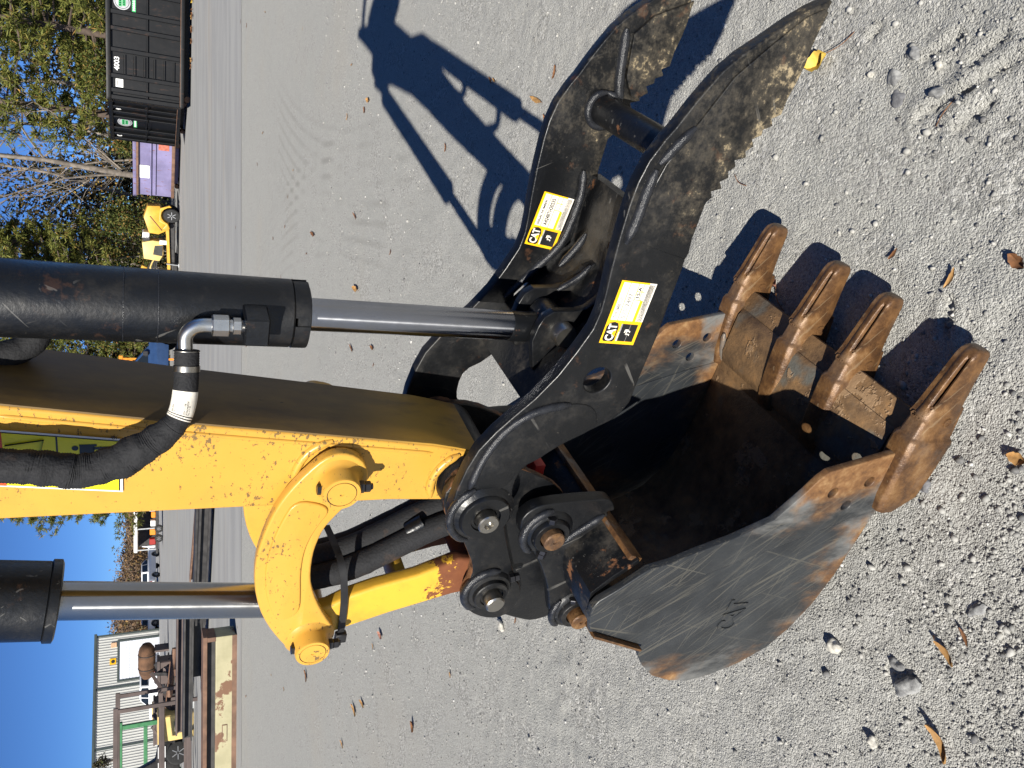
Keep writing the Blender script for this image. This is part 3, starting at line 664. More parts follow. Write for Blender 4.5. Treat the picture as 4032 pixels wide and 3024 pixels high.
MB().box(-1.10, -1.075, -.099, .099, .78, .93).build('body_plate', MAT['black'], cpl, 35, .003)
MB().tube([(-1.0, -.03, .90), (-.975, .05, .85), (-.97, .10, .80)], .022, 16).build('latch_cylinder', MAT['rubber'], cpl)
MB().box(-.985, -.955, -.06, .06, .805, .830).build('safety_flag', MAT['red_paint'], cpl, 35, .002)

# ---------------- thumb
thumb = part('thumb')
UPP = [(0.034, 0.658), (0.017, 0.685), (-0.006, 0.714), (-0.04, 0.751), (-0.065, 0.780), (-0.094, 0.806), (-0.119, 0.821), (-0.146, 0.836), (-0.189, 0.857), (-0.207, 0.868), (-0.244, 0.885), (-0.281, 0.893), (-0.318, 0.895), (-0.373, 0.894), (-0.435, 0.890), (-0.475, 0.886), (-0.511, 0.884), (-0.546, 0.888), (-0.594, 0.907), (-0.643, 0.930), (-0.692, 0.962), (-0.732, 0.996), (-0.765, 1.022), (-0.805, 1.047), (-0.849, 1.061)]
PIV = [(-.90, 1.070), (-.95, 1.072), (-.99, 1.062), (-1.018, 1.037), (-1.030, 1.0), (-1.022, .965), (-1.0, .945), (-.965, .938), (-.937, .944)]
saw = []
for k in range(9):
    u0, u1 = k / 9, (k + .62) / 9
    ax, az, bx_, bz = -.138, .674, -.305, .753
    for u, off in ((u0, -.0045 - .003 * math.sin(k * 2.1)), (u1, .005 + .003 * math.sin(k * 3.7))): saw.append((ax + (bx_ - ax) * u + off * .3, az + (bz - az) * u + off + .004 * math.sin(u * 3.1)))
LOW = [(0.032, 0.653), (0.017, 0.656), (-0.006, 0.660), (-0.032, 0.662), (-0.061, 0.661), (-0.087, 0.664), (-0.113, 0.669)] + saw + [(-0.361, 0.753), (-0.388, 0.749), (-0.421, 0.746), (-0.489, 0.747), (-0.553, 0.746), (-0.652, 0.752), (-0.702, 0.753), (-0.726, 0.764), (-0.745, 0.782), (-0.765, 0.816), (-0.789, 0.860), (-0.809, 0.889), (-0.828, 0.909), (-0.843, 0.934), (-0.858, 0.946), (-0.880, 0.951), (-0.905, 0.951)]
th_poly = UPP + PIV + LOW[::-1]
pad_tip = [(.020, .665), (.004, .692), (-.045, .738), (-.10, .785), (-.17, .818), (-.245, .855), (-.30, .868), (-.372, .872), (-.386, .82), (-.40, .752)] + [p for p in LOW[::-1] if -.39 < p[0] < .02]
pad_arm = [(-.885, 1.046), (-.82, 1.034), (-.765, 1.008), (-.728, .972), (-.710, .932), (-.702, .88), (-.705, .845), (-.722, .822), (-.752, .812), (-.768, .826), (-.790, .866), (-.811, .896), (-.83, .917), (-.846, .944), (-.862, .956), (-.895, .97), (-.905, 1.0)]
for sg in (-1, 1):
    tp = plate('prong', th_poly, [circle(-.652, .843, .0275)], min(sg * .162, sg * .190), max(sg * .162, sg * .190), MAT['black_thumb'], thumb, .0035, 3)
    plate('wear_pad', pad_tip, [], min(sg * .186, sg * .1945), max(sg * .186, sg * .1945), MAT['black_thumb'], tp, .002, 2)
    plate('arm_doubler', smooth_poly(pad_arm, 1), [], min(sg * .186, sg * .1925), max(sg * .186, sg * .1925), MAT['black'], tp, .002, 2)
    MB().lathe((PC[0], sg * .160, PC[1]), (0, sg, 0), [(0, .066), (.031, .066), (.036, .060), (.040, .053), (.046, .051), (.048, .049), (.048, .031), (.044, .030), (.044, .024), (.040, .0225)], 56).build('pivot_boss', MAT['black'], tp)
bead('weld_bead', [(-.182, .822), (-.21, .843), (-.246, .866)], .0085, thumb, None, -.1915)
bead('weld_bead', [(-.255, .868), (-.29, .874), (-.335, .874), (-.382, .880)], .0095, thumb, None, -.1925)
bead('weld_bead', [(-.893, 1.046), (-.82, 1.035), (-.765, 1.009), (-.729, .973), (-.711, .933), (-.704, .885)], .0085, thumb, None, -.1915)
bead('weld_bead', [(PC[0] + .070 * math.cos(a), PC[1] + .070 * math.sin(a)) for a in [.45 + x * .3 for x in range(0, 9)]], .0085, thumb, None, -.1915, 1)
# inside of the far prong: pad, seams
plate('inner_wear_pad', [(-.02, .66), (-.06, .735), (-.098, .768), (-.14, .762), (-.176, .757), (-.208, .735), (-.212, .72)] + [p for p in LOW[::-1] if -.205 < p[0] < -.02], [], .153, .163, MAT['black_thumb'], thumb, .002, 2)
bead('weld_bead', [(-.092, .785), (-.13, .779), (-.175, .771), (-.20, .765), (-.226, .752)], .010, thumb, None, .158)
bead('weld_bead', [(-.365, .790), (-.412, .780), (-.468, .784), (-.518, .792), (-.545, .806), (-.59, .842), (-.66, .895)], .0085, thumb, None, .158)
MB().tube([(-.242, -.165, .788), (-.242, .165, .788)], .0285, 40).build('cross_tube', MAT['black_rusty'], thumb)
ring = [(-.242 + .033 * math.cos(a), .155, .788 + .033 * math.sin(a)) for a in [x * .35 for x in range(19)]]
bead('weld_ring', ring, .008, thumb, None, None, 1)
ring2 = [(-.242 + .033 * math.cos(a), -.155, .788 + .033 * math.sin(a)) for a in [x * .35 for x in range(19)]]
bead('weld_ring', ring2, .008, thumb, None, None, 1)
# bent web plate between the prongs and the two lugs for the rod end
web = [(-.372, .765), (-.52, .772), (-.585, .815), (-.68, .890), (-.765, .925)]
wv = [];
for x, z in web: wv.append((x, z))
poly = wv + [(x + .004, z - .016) for x, z in wv[::-1]]
plate('web_plate', poly, [], -.163, .163, MAT['black_rusty'], thumb, .002, 2)
lug = [(-.712, .905), (-.68, .915), (-.645, .925), (-.613, .920), (-.592, .912), (-.580, .896), (-.577, .847), (-.570, .827), (-.552, .808), (-.528, .795), (-.515, .770), (-.60, .800), (-.70, .880)]
for y0, y1 in ((-.060, -.040), (.040, .060)): plate('lug', lug, [], y0, y1, MAT['black_thumb'], thumb, .0025, 2)
MB().tube([(-.622, -.085, .868), (-.622, -.08, .868), (-.622, .085, .868), (-.622, .09, .868)], [.021, .024, .024, .021], 36).build('rod_pin', MAT['steel'], thumb)
bead('weld_bead', [(-.578, .845), (-.568, .830), (-.545, .800), (-.52, .785)], .007, thumb, None, .036)
bead('weld_bead', [(-.545, .830), (-.50, .800), (-.47, .790)], .008, thumb, None, .08)

# product labels
def label(parent, corner, ang, w, h, y, lines, serial):
    mb = MB(); c, s_ = math.cos(ang), math.sin(ang)
    def M(x, z, dy=0): return Matrix(((c, -s_, 0, corner[0] + c * x - s_ * z), (0, 0, -1, y - dy), (s_, c, 0, corner[1] + s_ * x + c * z), (0, 0, 0, 1)))
    def rect(x0, x1, z0, z1, m, dy):
        Mx = M(0, 0, dy); mb.add([Mx @ Vector(p) for p in ((x0 * w, z0 * h, 0), (x1 * w, z0 * h, 0), (x1 * w, z1 * h, 0), (x0 * w, z1 * h, 0))], [(0, 1, 2, 3)], m)
    def poly(pts, m, dy):
        Mx = M(0, 0, dy); mb.add([Mx @ Vector((a * w, b * h, 0)) for a, b in pts], [tuple(range(len(pts)))], m)
    rect(0, 1, 0, 1, 0, 0)
    rect(.385, .975, .035, .925, 1, .0003)
    rect(.385, 1.0, .0, .20, 1, .0003)
    for z in (.73, .49): rect(.385, .975, z - .008, z + .008, 0, .0006)
    rect(.72, .975, .335, .35, 0, .0006); rect(.72, .73, .27, .49, 0, .0006); rect(.85, .86, .27, .49, 0, .0006); rect(.385, .72, .215, .30, 0, .0006)
    rect(.05, .335, .08, .52, 2, .0003); rect(.05, .335, .52, .56, 3, .0003); rect(.05, .20, .545, .575, 1, .0006)
    # logo: outlined three letters with a triangle and a hexagonal badge
    poly([(.035, .66), (.065, .61), (.27, .61), (.335, .66), (.355, .77), (.335, .90), (.275, .955), (.065, .955), (.035, .91)], 2, .0003)
    put_text(mb, 'CAT', w * .275, h * .245, M(.050 * w, .665 * h, .0009), 1, 0, .035)
    poly([(.115, .655), (.235, .655), (.175, .765)], 0, .0012)
    # work tool pictogram
    for x0, x1, z0, z1 in ((.16, .235, .33, .36), (.165, .18, .25, .36), (.215, .23, .25, .40), (.19, .245, .385, .41), (.235, .25, .29, .40), (.15, .175, .24, .265), (.20, .225, .24, .265)): rect(x0, x1, z0, z1, 1, .0006)
    for body, x, z, tw, th_, mm in lines: put_text(mb, body, tw * w, th_ * h, M(x * w, z * h, .0009), mm, 0, .02)
    if serial:
        x = .43
        k = 0
        while x < .80:
            bw = (.004, .008, .005)[k % 3]; rect(x, x + bw, .05, .155, 3, .0006); x += bw + (.006, .004, .009)[(k * 7 + 1) % 3]; k += 1
    else:
        rect(.05, .335, .295, .303, 3, .0008)
    mb.build('product_label', [MAT['lab_yellow'], MAT['lab_white'], MAT['lab_black'], MAT['lab_gray']], parent, 0)
label(thumb, (-.5745, .7935), -.042, .1235, .074, -.1906, [('THUMB GP', .41, .79, .34, .10, 3), ('575-7497', .42, .55, .40, .13, 3), ('15-A', .76, .37, .17, .10, 2)], False)
label(thumb, (-.5435, .8060), -.128, .1165, .073, .1614, [('SERIAL NUMBER', .41, .80, .46, .075, 2), ('A424BTH20235', .42, .55, .50, .13, 2)], True)

# ---------------- bucket
bucket = part('bucket')
strip_top = [(-.742, .085), (-.751, .136), (-.776, .235), (-.791, .298), (-.808, .315), (-.844, .336), (-.916, .387), (-.958, .477), (-.985, .557), (-1.010, .619), (-1.021, .67), (-1.035, .688), (-1.068, .726), (-1.095, .764), (-1.113, .774), (-1.141, .771)]
strip_bot = [(-1.107, .672), (-1.082, .575), (-1.043, .469), (-.997, .328), (-.944, .183), (-.916, .090), (-.905, .063), (-.80, .060)]
side_poly = [(-1.138, .770), (-1.197, .749), (-1.271, .592), (-1.308, .585), (-1.354, .554), (-1.398, .511), (-1.431, .448), (-1.448, .388), (-1.442, .319), (-1.417, .238), (-1.373, .166), (-1.309, .122), (-1.228, .090), (-1.127, .072), (-.949, .065), (-.90, .063), (-.906, .093), (-.934, .186), (-.987, .332), (-1.033, .473), (-1.072, .579), (-1.097, .676), (-1.12, .74)]
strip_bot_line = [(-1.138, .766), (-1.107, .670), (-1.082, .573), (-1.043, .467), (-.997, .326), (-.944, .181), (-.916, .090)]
holes3 = [circle(-.850, .252, .0135, 24), circle(-.826, .155, .0135, 24), circle(-.891, .188, .0135, 24)]
for sg in (-1, 1):
    plate('side_cutter', strip_top + strip_bot, holes3, min(sg * .3135, sg * .3315), max(sg * .3135, sg * .3315), MAT['bucket_edge'], bucket, .003, 2)
    sp_ = plate('side_plate', side_poly, [], min(sg * .309, sg * .3245), max(sg * .309, sg * .3245), MAT['bucket'], bucket, .003, 2)
    wb = MB(); d = Vector((-.075, 0, -.146)); nrm = Vector((-.146, 0, .075)).normalized()
    for k in range(5): wb.bar(Vector((-1.199, sg * (.303 + .007 * k), .745)) + nrm * (.001 * (k % 2)), Vector((-1.274, sg * (.303 + .007 * k), .597)) + nrm * (.001 * (k % 2)), .0058, .014, 0, (0, 1, 0))
    wb.build('wear_bar', MAT['rust_edge'], bucket, 35)
for sg in (-1, 1): bead('cutter_shade_line', strip_bot_line, .0035, bucket, MAT['weld'], sg * .3262, 1)  # thin dark tube added to draw the shaded, dirty step of the cutter
# rolled shell
SH = [(-1.012, .685), (-1.055, .735), (-1.095, .772), (-1.140, .764), (-1.193, .742), (-1.265, .596), (-1.305, .580), (-1.350, .549), (-1.394, .507), (-1.426, .446), (-1.442, .388), (-1.436, .321), (-1.411, .242), (-1.368, .171), (-1.306, .127), (-1.226, .095), (-1.126, .077), (-.949, .070), (-.84, .066)]
def thick_line(pts, t):
    out = []
    for i, p in enumerate(pts):
        a, b = Vector((*pts[max(i - 1, 0)], 0)), Vector((*pts[min(i + 1, len(pts) - 1)], 0)); d = (b - a).normalized(); out.append((p[0] - d.y * t * -1, p[1] + d.x * t * -1))
    return out
inner = thick_line(SH, -.013)
plate('shell', SH[5:] + inner[5:][::-1], [], -.3065, .3065, MAT['lip'], bucket, .0012, 1)
plate('top_plate', SH[:6] + inner[:6][::-1], [], -.3068, .3068, MAT['black_rusty'], bucket, .0012, 1)
# cutting edge: thick bevelled lip, cut back between the teeth
ce = MB()
ce.prism([(-.955, .074), (-.86, .094), (-.72, .098), (-.668, .072), (-.672, .055), (-.95, .056)], -.300, .300)
ce.build('cutting_edge', MAT['lip'], bucket, 30, .003)
MB().prism([(-.885, .0965), (-.85, .111), (-.735, .109), (-.715, .0985)], -.285, .285).build('lip_liner', MAT['lip'], bucket, 30, .002)
# teeth and adapters
TS = (.325, .083, -.090, -.325)
def tooth_mesh():
    """forged tip: wide rounded top, flanks pinched by a long groove that runs out at the point"""
    secs = [(-.686, .0250, .121, .008), (-.680, .0262, .1245, .005), (-.650, .0252, .1215, .012), (-.628, .0242, .117, .018), (-.622, .0240, .1157, .019), (-.600, .0232, .111, .022), (-.575, .0226, .1055, .025), (-.550, .0222, .100, .0275), (-.528, .0220, .095, .0295), (-.510, .0219, .0905, .031), (-.500, .0217, .087, .032), (-.492, .021, .0825, .034), (-.486, .0195, .0765, .037), (-.4825, .016, .069, .041)]
    v, f = [], []
    for x, hw, zt_, zb in secs:
        u = (x + .626) / .122; g = .0150 * max(0, math.sin(max(0, min(1, u)) * math.pi)) ** .45 if 0 < u < 1 else 0
        H = zt_ - zb
        half = [(.10, zt_), (.30, zt_ - .004 * H), (.36, zt_ - .01 * H - .1 * g), (.44, zt_ - .015 * H - 1.55 * g), (.60, zt_ - .03 * H - 1.6 * g), (.68, zt_ - .045 * H - .25 * g), (.84, zt_ - .07 * H), (.98, zt_ - .20 * H), (1.04, zt_ - .6 * H), (1.0, zb + .12 * H), (.5, zb)]
        sl = lambda k: 0
        x_off = [.018 * (zt_ - z) / H if x < -.64 else 0 for _, z in half]
        pr = [(x - (.045 * (zt_ - z) / .16 if x < -.66 else 0) * 0 , (hw * a - g * sl(k)), z) for k, (a, z) in enumerate(half)]
        flat = [(x, hw * a, zt_ - min(.045, (1 - math.cos(a * 1.2)) * .5) * H * (a < .95) if kk < 7 else z) for kk, (a, z) in enumerate(half)]
        v += flat + [(p[0], -p[1], p[2]) for p in reversed(pr)]
    k = 22; n = len(secs)
    for i in range(n - 1):
        for j in range(k): f.append((i * k + j, i * k + (j + 1) % k, (i + 1) * k + (j + 1) % k, (i + 1) * k + j))
    f.append(tuple(range(k - 1, -1, -1))); f.append(tuple((n - 1) * k + j for j in range(k)))
    v = [(x + (.040 * max(0, (z - .06)) / .08 if x < -.64 else 0) * min(1, max(0, (-.64 - x) / .04)), y, z) for x, y, z in v]
    return v, f
def adapter_mesh():
    v, f = [], []
    secs = [(-.905, .028, .098, .050), (-.86, .032, .112, .004), (-.80, .0325, .120, .000), (-.745, .0325, .126, -.002), (-.712, .0315, .128, -.004), (-.704, .0300, .125, -.004), (-.700, .0258, .121, .002), (-.62, .0215, .112, .012)]
    for x, hw, zt_, zb in secs: v += [(x, -hw, zb + .006), (x, -hw, zt_ - .012), (x, -hw * .7, zt_), (x, hw * .7, zt_), (x, hw, zt_ - .012), (x, hw, zb + .006), (x, hw * .8, zb), (x, -hw * .8, zb)]
    k = 8; n = len(secs)
    for i in range(n - 1):
        for j in range(k): f.append((i * k + j, i * k + (j + 1) % k, (i + 1) * k + (j + 1) % k, (i + 1) * k + j))
    f.append(tuple(range(k - 1, -1, -1))); f.append(tuple((n - 1) * k + j for j in range(k)))
    return v, f
tv, tf = tooth_mesh(); av, af = adapter_mesh()
t0 = MB().add(tv, tf)
for body, x, w in (('CAT', -.652, .030),):
    put_text(t0, body, .028, .013, Matrix(((0, 1, 0, -.658), (-1, 0, 0, .014), (0, -.16, 1, .1229), (0, 0, 0, 1))), 0, .0007, .01)
t0.lathe((-.655, -.0262, .052), (0, -1, 0), [(0, .0115), (.0025, .011), (.0025, .008), (.001, .0075)], 20)
t0o = t0.build('tooth', MAT['rust'], bucket, 50); t0o.location.y = TS[0]
a0 = MB().add(av, af).build('tooth_adapter', MAT['rust'], bucket, 38, .003, 2); a0.location.y = TS[0]
for y in TS[1:]:
    for src in (t0o, a0):
        c = src.copy(); c.location.y = y; link(c, bucket)
for sg in (-1, 1):   # weld fillets where the outer adapters meet the side plates
    bead('adapter_weld', [(-.90, sg * .30, .075), (-.85, sg * .296, .105), (-.80, sg * .294, .12)], .008, bucket, MAT['rust_edge'], None, 1)
# hanger ears with pins
ear = [(-1.046, .888), (-1.023, .900), (-.997, .904), (-.977, .894), (-.962, .872), (-.957, .82), (-.956, .751), (-.957, .711), (-.965, .694), (-.984, .682), (-.993, .680), (-.994, .700), (-1.005, .690), (-1.06, .70), (-1.15, .70), (-1.24, .645), (-1.28, .635), (-1.318, .655), (-1.336, .70), (-1.325, .733), (-1.299, .749), (-1.239, .770), (-1.192, .789), (-1.143, .815), (-1.105, .840), (-1.072, .865)]
PG, PH = (-1.036, .830), (-1.293, .689)
for sg in (-1, 1):
    er = plate('hanger_ear', smooth_poly(ear, 1), [], min(sg * .150, sg * .180), max(sg * .150, sg * .180), MAT['black'], bucket, .004, 3)
    for (x, z) in (PG, PH):
        MB().lathe((x, sg * .178, z), (0, sg, 0), [(0, .058), (.003, .056), (.008, .050), (.010, .043), (.020, .041), (.022, .039), (.022, .0275), (.010, .0265)], 48).build('pin_boss', MAT['black'], er)
    bead('ear_weld', [(-1.000, .705), (-1.03, .745), (-1.058, .778), (-1.075, .79)], .0085, er, None, sg * .182)
    bead('boss_weld', [(PG[0] + .060 * math.cos(a), PG[1] + .060 * math.sin(a)) for a in [.1 + x * .28 for x in range(0, 10)]], .0095, er, None, sg * .182, 1)
    bead('boss_weld', [(PH[0] + .058 * math.cos(a), PH[1] + .058 * math.sin(a)) for a in [.9 + x * .28 for x in range(0, 7)]], .0085, er, None, sg * .182, 1)
    for bp_, ba_, bn_ in (((-.998, sg * .192, .838), (1, 0, .1), 'bolt_head'), ((-1.076, sg * .19, .835), (-1, 0, .1), 'nut'), ((-1.087, sg * .19, .836), (-1, 0, .1), 'lock_nut'), ((-1.256, sg * .190, .705), (1, 0, .3), 'bolt_head')):
        bl = MB(); hexbolt(bl, bp_, ba_, .0108, .011); bl.build(bn_, MAT['bolt'], er, 30)
for (x, z), e in ((PG, .215), (PH, .224)):
    MB().lathe((x, -e, z), (0, 1, 0), [(.003, .0005), (.003, .0035), (0, .0045), (0, .0215), (.003, .0238), (2 * e - .003, .0238), (2 * e, .0215)], 40).build('bucket_pin', MAT['rust_pin'], bucket)
# top stiffener between ears and sides
MB().prism([(-1.006, .700), (-1.018, .704), (-1.030, .672), (-1.018, .668)], -.3, .3).build('top_edge_bar', MAT['rust_edge'], bucket, 30, .002)
# raised lettering on the near cheek
mb = MB()
put_text(mb, 'CAT', .104, .060, Matrix(((1, 0.10, 0, -1.272), (0, 0, -1, -.3246), (-.02, 1, 0, .324), (0, 0, 0, 1))), 0, .0028, .018)
mb.add([(-1.262, -.3282, .322), (-1.198, -.3282, .322), (-1.228, -.3282, .350), (-1.262, -.3240, .322), (-1.198, -.3240, .322), (-1.228, -.3240, .350)], [(0, 1, 2), (0, 3, 4, 1), (1, 4, 5, 2), (2, 5, 3, 0)])
mb.build('raised_lettering', MAT['bucket'], bucket, 30)

# ================================================================ background: yard, woods, vehicles, building
def leafmat(name, stops, rough=.75, trans=.0):
    t = NT(name); ri = t.n('ShaderNodeNewGeometry').outputs['Random Per Island']
    c = t.colramp(ri, stops); t.set(c, rough, 0, None, .2)
    if trans:
        tr = t.n('ShaderNodeBsdfTranslucent'); t.setin(tr.inputs[0], c); mx = t.n('ShaderNodeMixShader'); mx.inputs[0].default_value = trans
        t.l(t.p.outputs[0], mx.inputs[1]); t.l(tr.outputs[0], mx.inputs[2]); t.l(mx.outputs[0], t.out.inputs[0])
    return t.mat
MAT['needles'] = leafmat('pine_needles', [(0, (.045, .058, .012)), (.35, (.105, .120, .024)), (.75, (.165, .172, .038)), (.93, (.21, .18, .045)), (1, (.26, .15, .045))], .65, .2)
MAT['autumn'] = leafmat('autumn_leaves', [(0, (.10, .045, .015)), (.3, (.22, .12, .03)), (.6, (.40, .24, .04)), (.85, (.48, .34, .06)), (1, (.30, .06, .03))], .7, .3)
MAT['shrubleaf'] = leafmat('shrub_leaves', [(0, (.025, .040, .010)), (.4, (.065, .085, .02)), (.7, (.11, .12, .03)), (.9, (.20, .15, .04)), (1, (.30, .14, .05))], .7, .25)
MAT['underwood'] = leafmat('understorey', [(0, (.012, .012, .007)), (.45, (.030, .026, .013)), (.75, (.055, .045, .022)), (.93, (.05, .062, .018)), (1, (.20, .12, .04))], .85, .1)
MAT['hillwood'] = leafmat('far_autumn_wood', [(0, (.075, .060, .048)), (.4, (.13, .088, .060)), (.7, (.17, .105, .060)), (.9, (.23, .135, .05)), (1, (.09, .10, .045))], .85)  # leaf colours lightened, distance haze is mixed into them
MAT['bark'] = plain('grey_bark', (.17, .145, .12), .9, 0, .35, 3, .02)
MAT['pinebark'] = plain('pine_bark', (.085, .062, .048), .9, 0, .35, 3, .02)
def leaf_cards(mb_v, mb_f, c, n, spread, size, rs, flat=.7, thin=1.0):
    for _ in range(n):
        p = c + Vector((rs.gauss(0, spread), rs.gauss(0, spread), rs.gauss(0, spread * flat)))
        a = Vector((rs.gauss(0, 1), rs.gauss(0, 1), rs.gauss(0, .7))).normalized(); b = a.orthogonal().normalized()
        b.rotate(Matrix.Rotation(rs.random() * 6.28, 3, a)); s_ = size * rs.uniform(.6, 1.3)
        i = len(mb_v); mb_v += [p - a * s_, p + b * s_ * .5 * thin, p + a * s_, p - b * s_ * .5 * thin]; mb_f.append((i, i + 1, i + 2, i + 3))
def pine_tree(name, loc, h, lab, seed, low=.12, wid=.26, n=74, grp='pines at the edge of the yard', cut=13):
    rs = random.Random(seed); root = empty(name, loc); tag(root, lab, 'tree', grp)
    tk = MB(); bend = [Vector((rs.uniform(-.2, .2) * t, rs.uniform(-.2, .2) * t, h * t)) for t in (0, .25, .5, .75, 1)]
    tk.tube(smooth_path(bend, 1), [h * .016 * (1 - .085 * i) for i in range(10)][:len(smooth_path(bend, 1))], 8); v, f = [], []
    for k in range(n):
        u = low + (1 - low) * ((k + rs.random()) / n) ** .9; z = h * u
        if z > cut: continue
        az = k * 2.4 + rs.uniform(-.5, .5); ln = h * wid * (1 - u * .72) * rs.uniform(.6, 1.15)
        d = Vector((math.cos(az), math.sin(az), rs.uniform(-.12, .30))); p0 = Vector((0, 0, z)); mid = p0 + d * ln * .5 + Vector((0, 0, -.04 * ln)); end = p0 + d * ln + Vector((0, 0, .10 * ln))
        tk.tube([p0, mid, end], [.055, .035, .012], 5)
        for q in range(20):
            w = rs.uniform(.22, 1.05); c = p0.lerp(end, w) + Vector((rs.gauss(0, .22), rs.gauss(0, .22), rs.gauss(0, .14))) * (ln / 2.4)
            for _ in range(15):   # a tuft of needles
                a = Vector((rs.gauss(0, 1), rs.gauss(0, 1), rs.gauss(.3, .8))).normalized(); b = a.orthogonal().normalized(); b.rotate(Matrix.Rotation(rs.random() * 6.28, 3, a))
                L_ = rs.uniform(.18, .36); i = len(v); v += [c, c + a * L_ * .5 + b * .026, c + a * L_, c + a * L_ * .5 - b * .026]; f.append((i, i + 1, i + 2, i + 3))
    tk.build('trunk', MAT['pinebark'], root, 60); mesh_obj('crown', v, f, MAT['needles'], root, 0)
    return root
def bare_tree(name, loc, h, lab, seed, leaves=420, r0=.13, grp='bare autumn trees behind the containers', lean=0):
    rs = random.Random(seed); root = empty(name, loc); tag(root, lab, 'tree', grp); tk = MB(); v, f = [], []; tips = []
    def grow(p, d, ln, r, depth):
        n = 4; pts = [p]; q = p
        for i in range(n):
            d = (d + Vector((rs.gauss(0, .10), rs.gauss(0, .10), rs.gauss(.03, .06)))).normalized(); q = q + d * ln / n; pts.append(q)
        tk.tube(pts, [r * (1 - .14 * i) for i in range(n + 1)], 6 if depth == 0 else 4, 0, False)
        if depth >= 2: tips.extend(pts[2:])
        if depth < 3:
            for i in range(8 if depth == 0 else 4):
                k = rs.randint(1, n) if depth else rs.randint(1, n); base = pts[k] if k < len(pts) else q
                if depth == 0: u = rs.uniform(.18, 1); k = min(n - 1, int(u * n)); base = pts[k].lerp(pts[k + 1], u * n - k)
                a = Vector((rs.gauss(0, 1), rs.gauss(0, 1), rs.uniform(.1, .9))).normalized(); nd = (d * .55 + a).normalized()
                grow(base, nd, ln * rs.uniform(.28, .48) if depth == 0 else ln * rs.uniform(.4, .7), r * (.34 if depth == 0 else .55), depth + 1)
    grow(Vector((0, 0, 0)), Vector((lean, 0, 1)).normalized(), h, r0, 0)
    for _ in range(leaves):
        c = rs.choice(tips); leaf_cards(v, f, c, 1, .15, .062, rs)
    tk.build('trunk', MAT['bark'], root, 60); mesh_obj('crown', v, f, MAT['autumn'], root, 0)
    return root
def shrub(name, loc, h, w, lab, seed, n=1100, mat='shrubleaf', size=.11, grp=None):
    rs = random.Random(seed); root = empty(name, loc); tag(root, lab, 'bush', grp); v, f = [], []; st = MB()
    for k in range(9):
        az = rs.random() * 6.28; r = rs.uniform(.1, .8) * w; c = Vector((math.cos(az) * r, math.sin(az) * r, h * rs.uniform(.3, .95))); st.tube([(0, 0, 0), c * .6, c], [.04, .025, .01], 4)
        leaf_cards(v, f, c, n // 9, w * .30, size * .72, rs, .8)
    st.build('stem', MAT['bark'], root, 60); mesh_obj('foliage', v, f, MAT[mat], root, 0)
for i, (x, y, h, low, wd, lab) in enumerate((
        (15.9, 39.5, 13, .10, .27, 'bushy green pine overhanging the near black container'),
        (13.2, 42.5, 14, .22, .22, 'green pine standing left of the near black container, sky beside it'),
        (19.6, 46.0, 15, .14, .28, 'pine with yellow-green tips at the picture corner behind the black container'),
        (7.6, 49.0, 12, .30, .24, 'pine standing behind the yellow wheeled machine'),
        (5.3, 46.5, 13, .22, .24, 'bright green pine rising next to the upright black cylinder'),
        (17.6, 43.5, 14, .12, .26, 'tall pine between the two pines behind the near black container'),
        (3.6, 56.0, 14, .10, .26, 'pine seen in the gap between black cylinder and yellow arm'),
        (1.2, 58.0, 15, .05, .24, 'pine standing behind the blue pickup'),
        (-8.4, 63.0, 13, .10, .24, 'pine with hanging boughs against blue sky right of the white-roofed trailer'))):
    pine_tree('pine_tree', (x, y, 0), h, lab, 30 + i, low, wd)
for i, (x, y, h, lv, r0, ln, lab) in enumerate((
        (13.2, 45.5, 13, 420, .115, .02, 'pale straight trunk with few leaves just left of the far black container'),
        (12.6, 47.0, 7.5, 300, .075, -.02, 'short pale trunk beside the pale straight one'),
        (10.7, 44.5, 12, 620, .17, .0, 'thick grey trunk rising right behind the purple container'),
        (15.0, 50.0, 14, 380, .12, .05, 'forked grey tree against the blue sky gap'),
        (9.2, 52.0, 13, 560, .12, -.03, 'bare tree with yellow leaves above the gap beside the purple container'),
        (18.0, 52.0, 15, 350, .14, .04, 'tall bare tree at the edge of the picture behind the pines'),
        (12.0, 56.0, 14, 500, .13, .06, 'leaning bare tree deep in the wood'),
        (7.4, 55.0, 13, 480, .11, .0, 'bare tree behind the bushes left of the purple container'))):
    bare_tree('bare_tree', (x, y, 0), h, lab, 60 + i, lv, r0, lean=ln)
for i, (x, y, h, w, lab) in enumerate((
        (9.4, 47.0, 3.8, 1.5, 'leafy bush right behind the yellow wheeled machine'), (7.4, 47.5, 4.4, 1.6, 'tall leafy bush behind the hood of the yellow machine'),
        (5.6, 48.5, 4.0, 1.6, 'leafy bush next to the black cylinder'), (12.1, 42.5, 3.0, .9, 'yellow-green bush in the gap between black and purple containers'),
        (3.4, 50.5, 4.2, 1.7, 'brownish bush left of the blue pickup cab'), (14.4, 40.0, 3.9, 1.3, 'bush with yellow leaves peeping over the black container'))):
    shrub('bush', (x, y, 0), h, w, lab, 90 + i, 3200, grp='bushes along the wood edge')
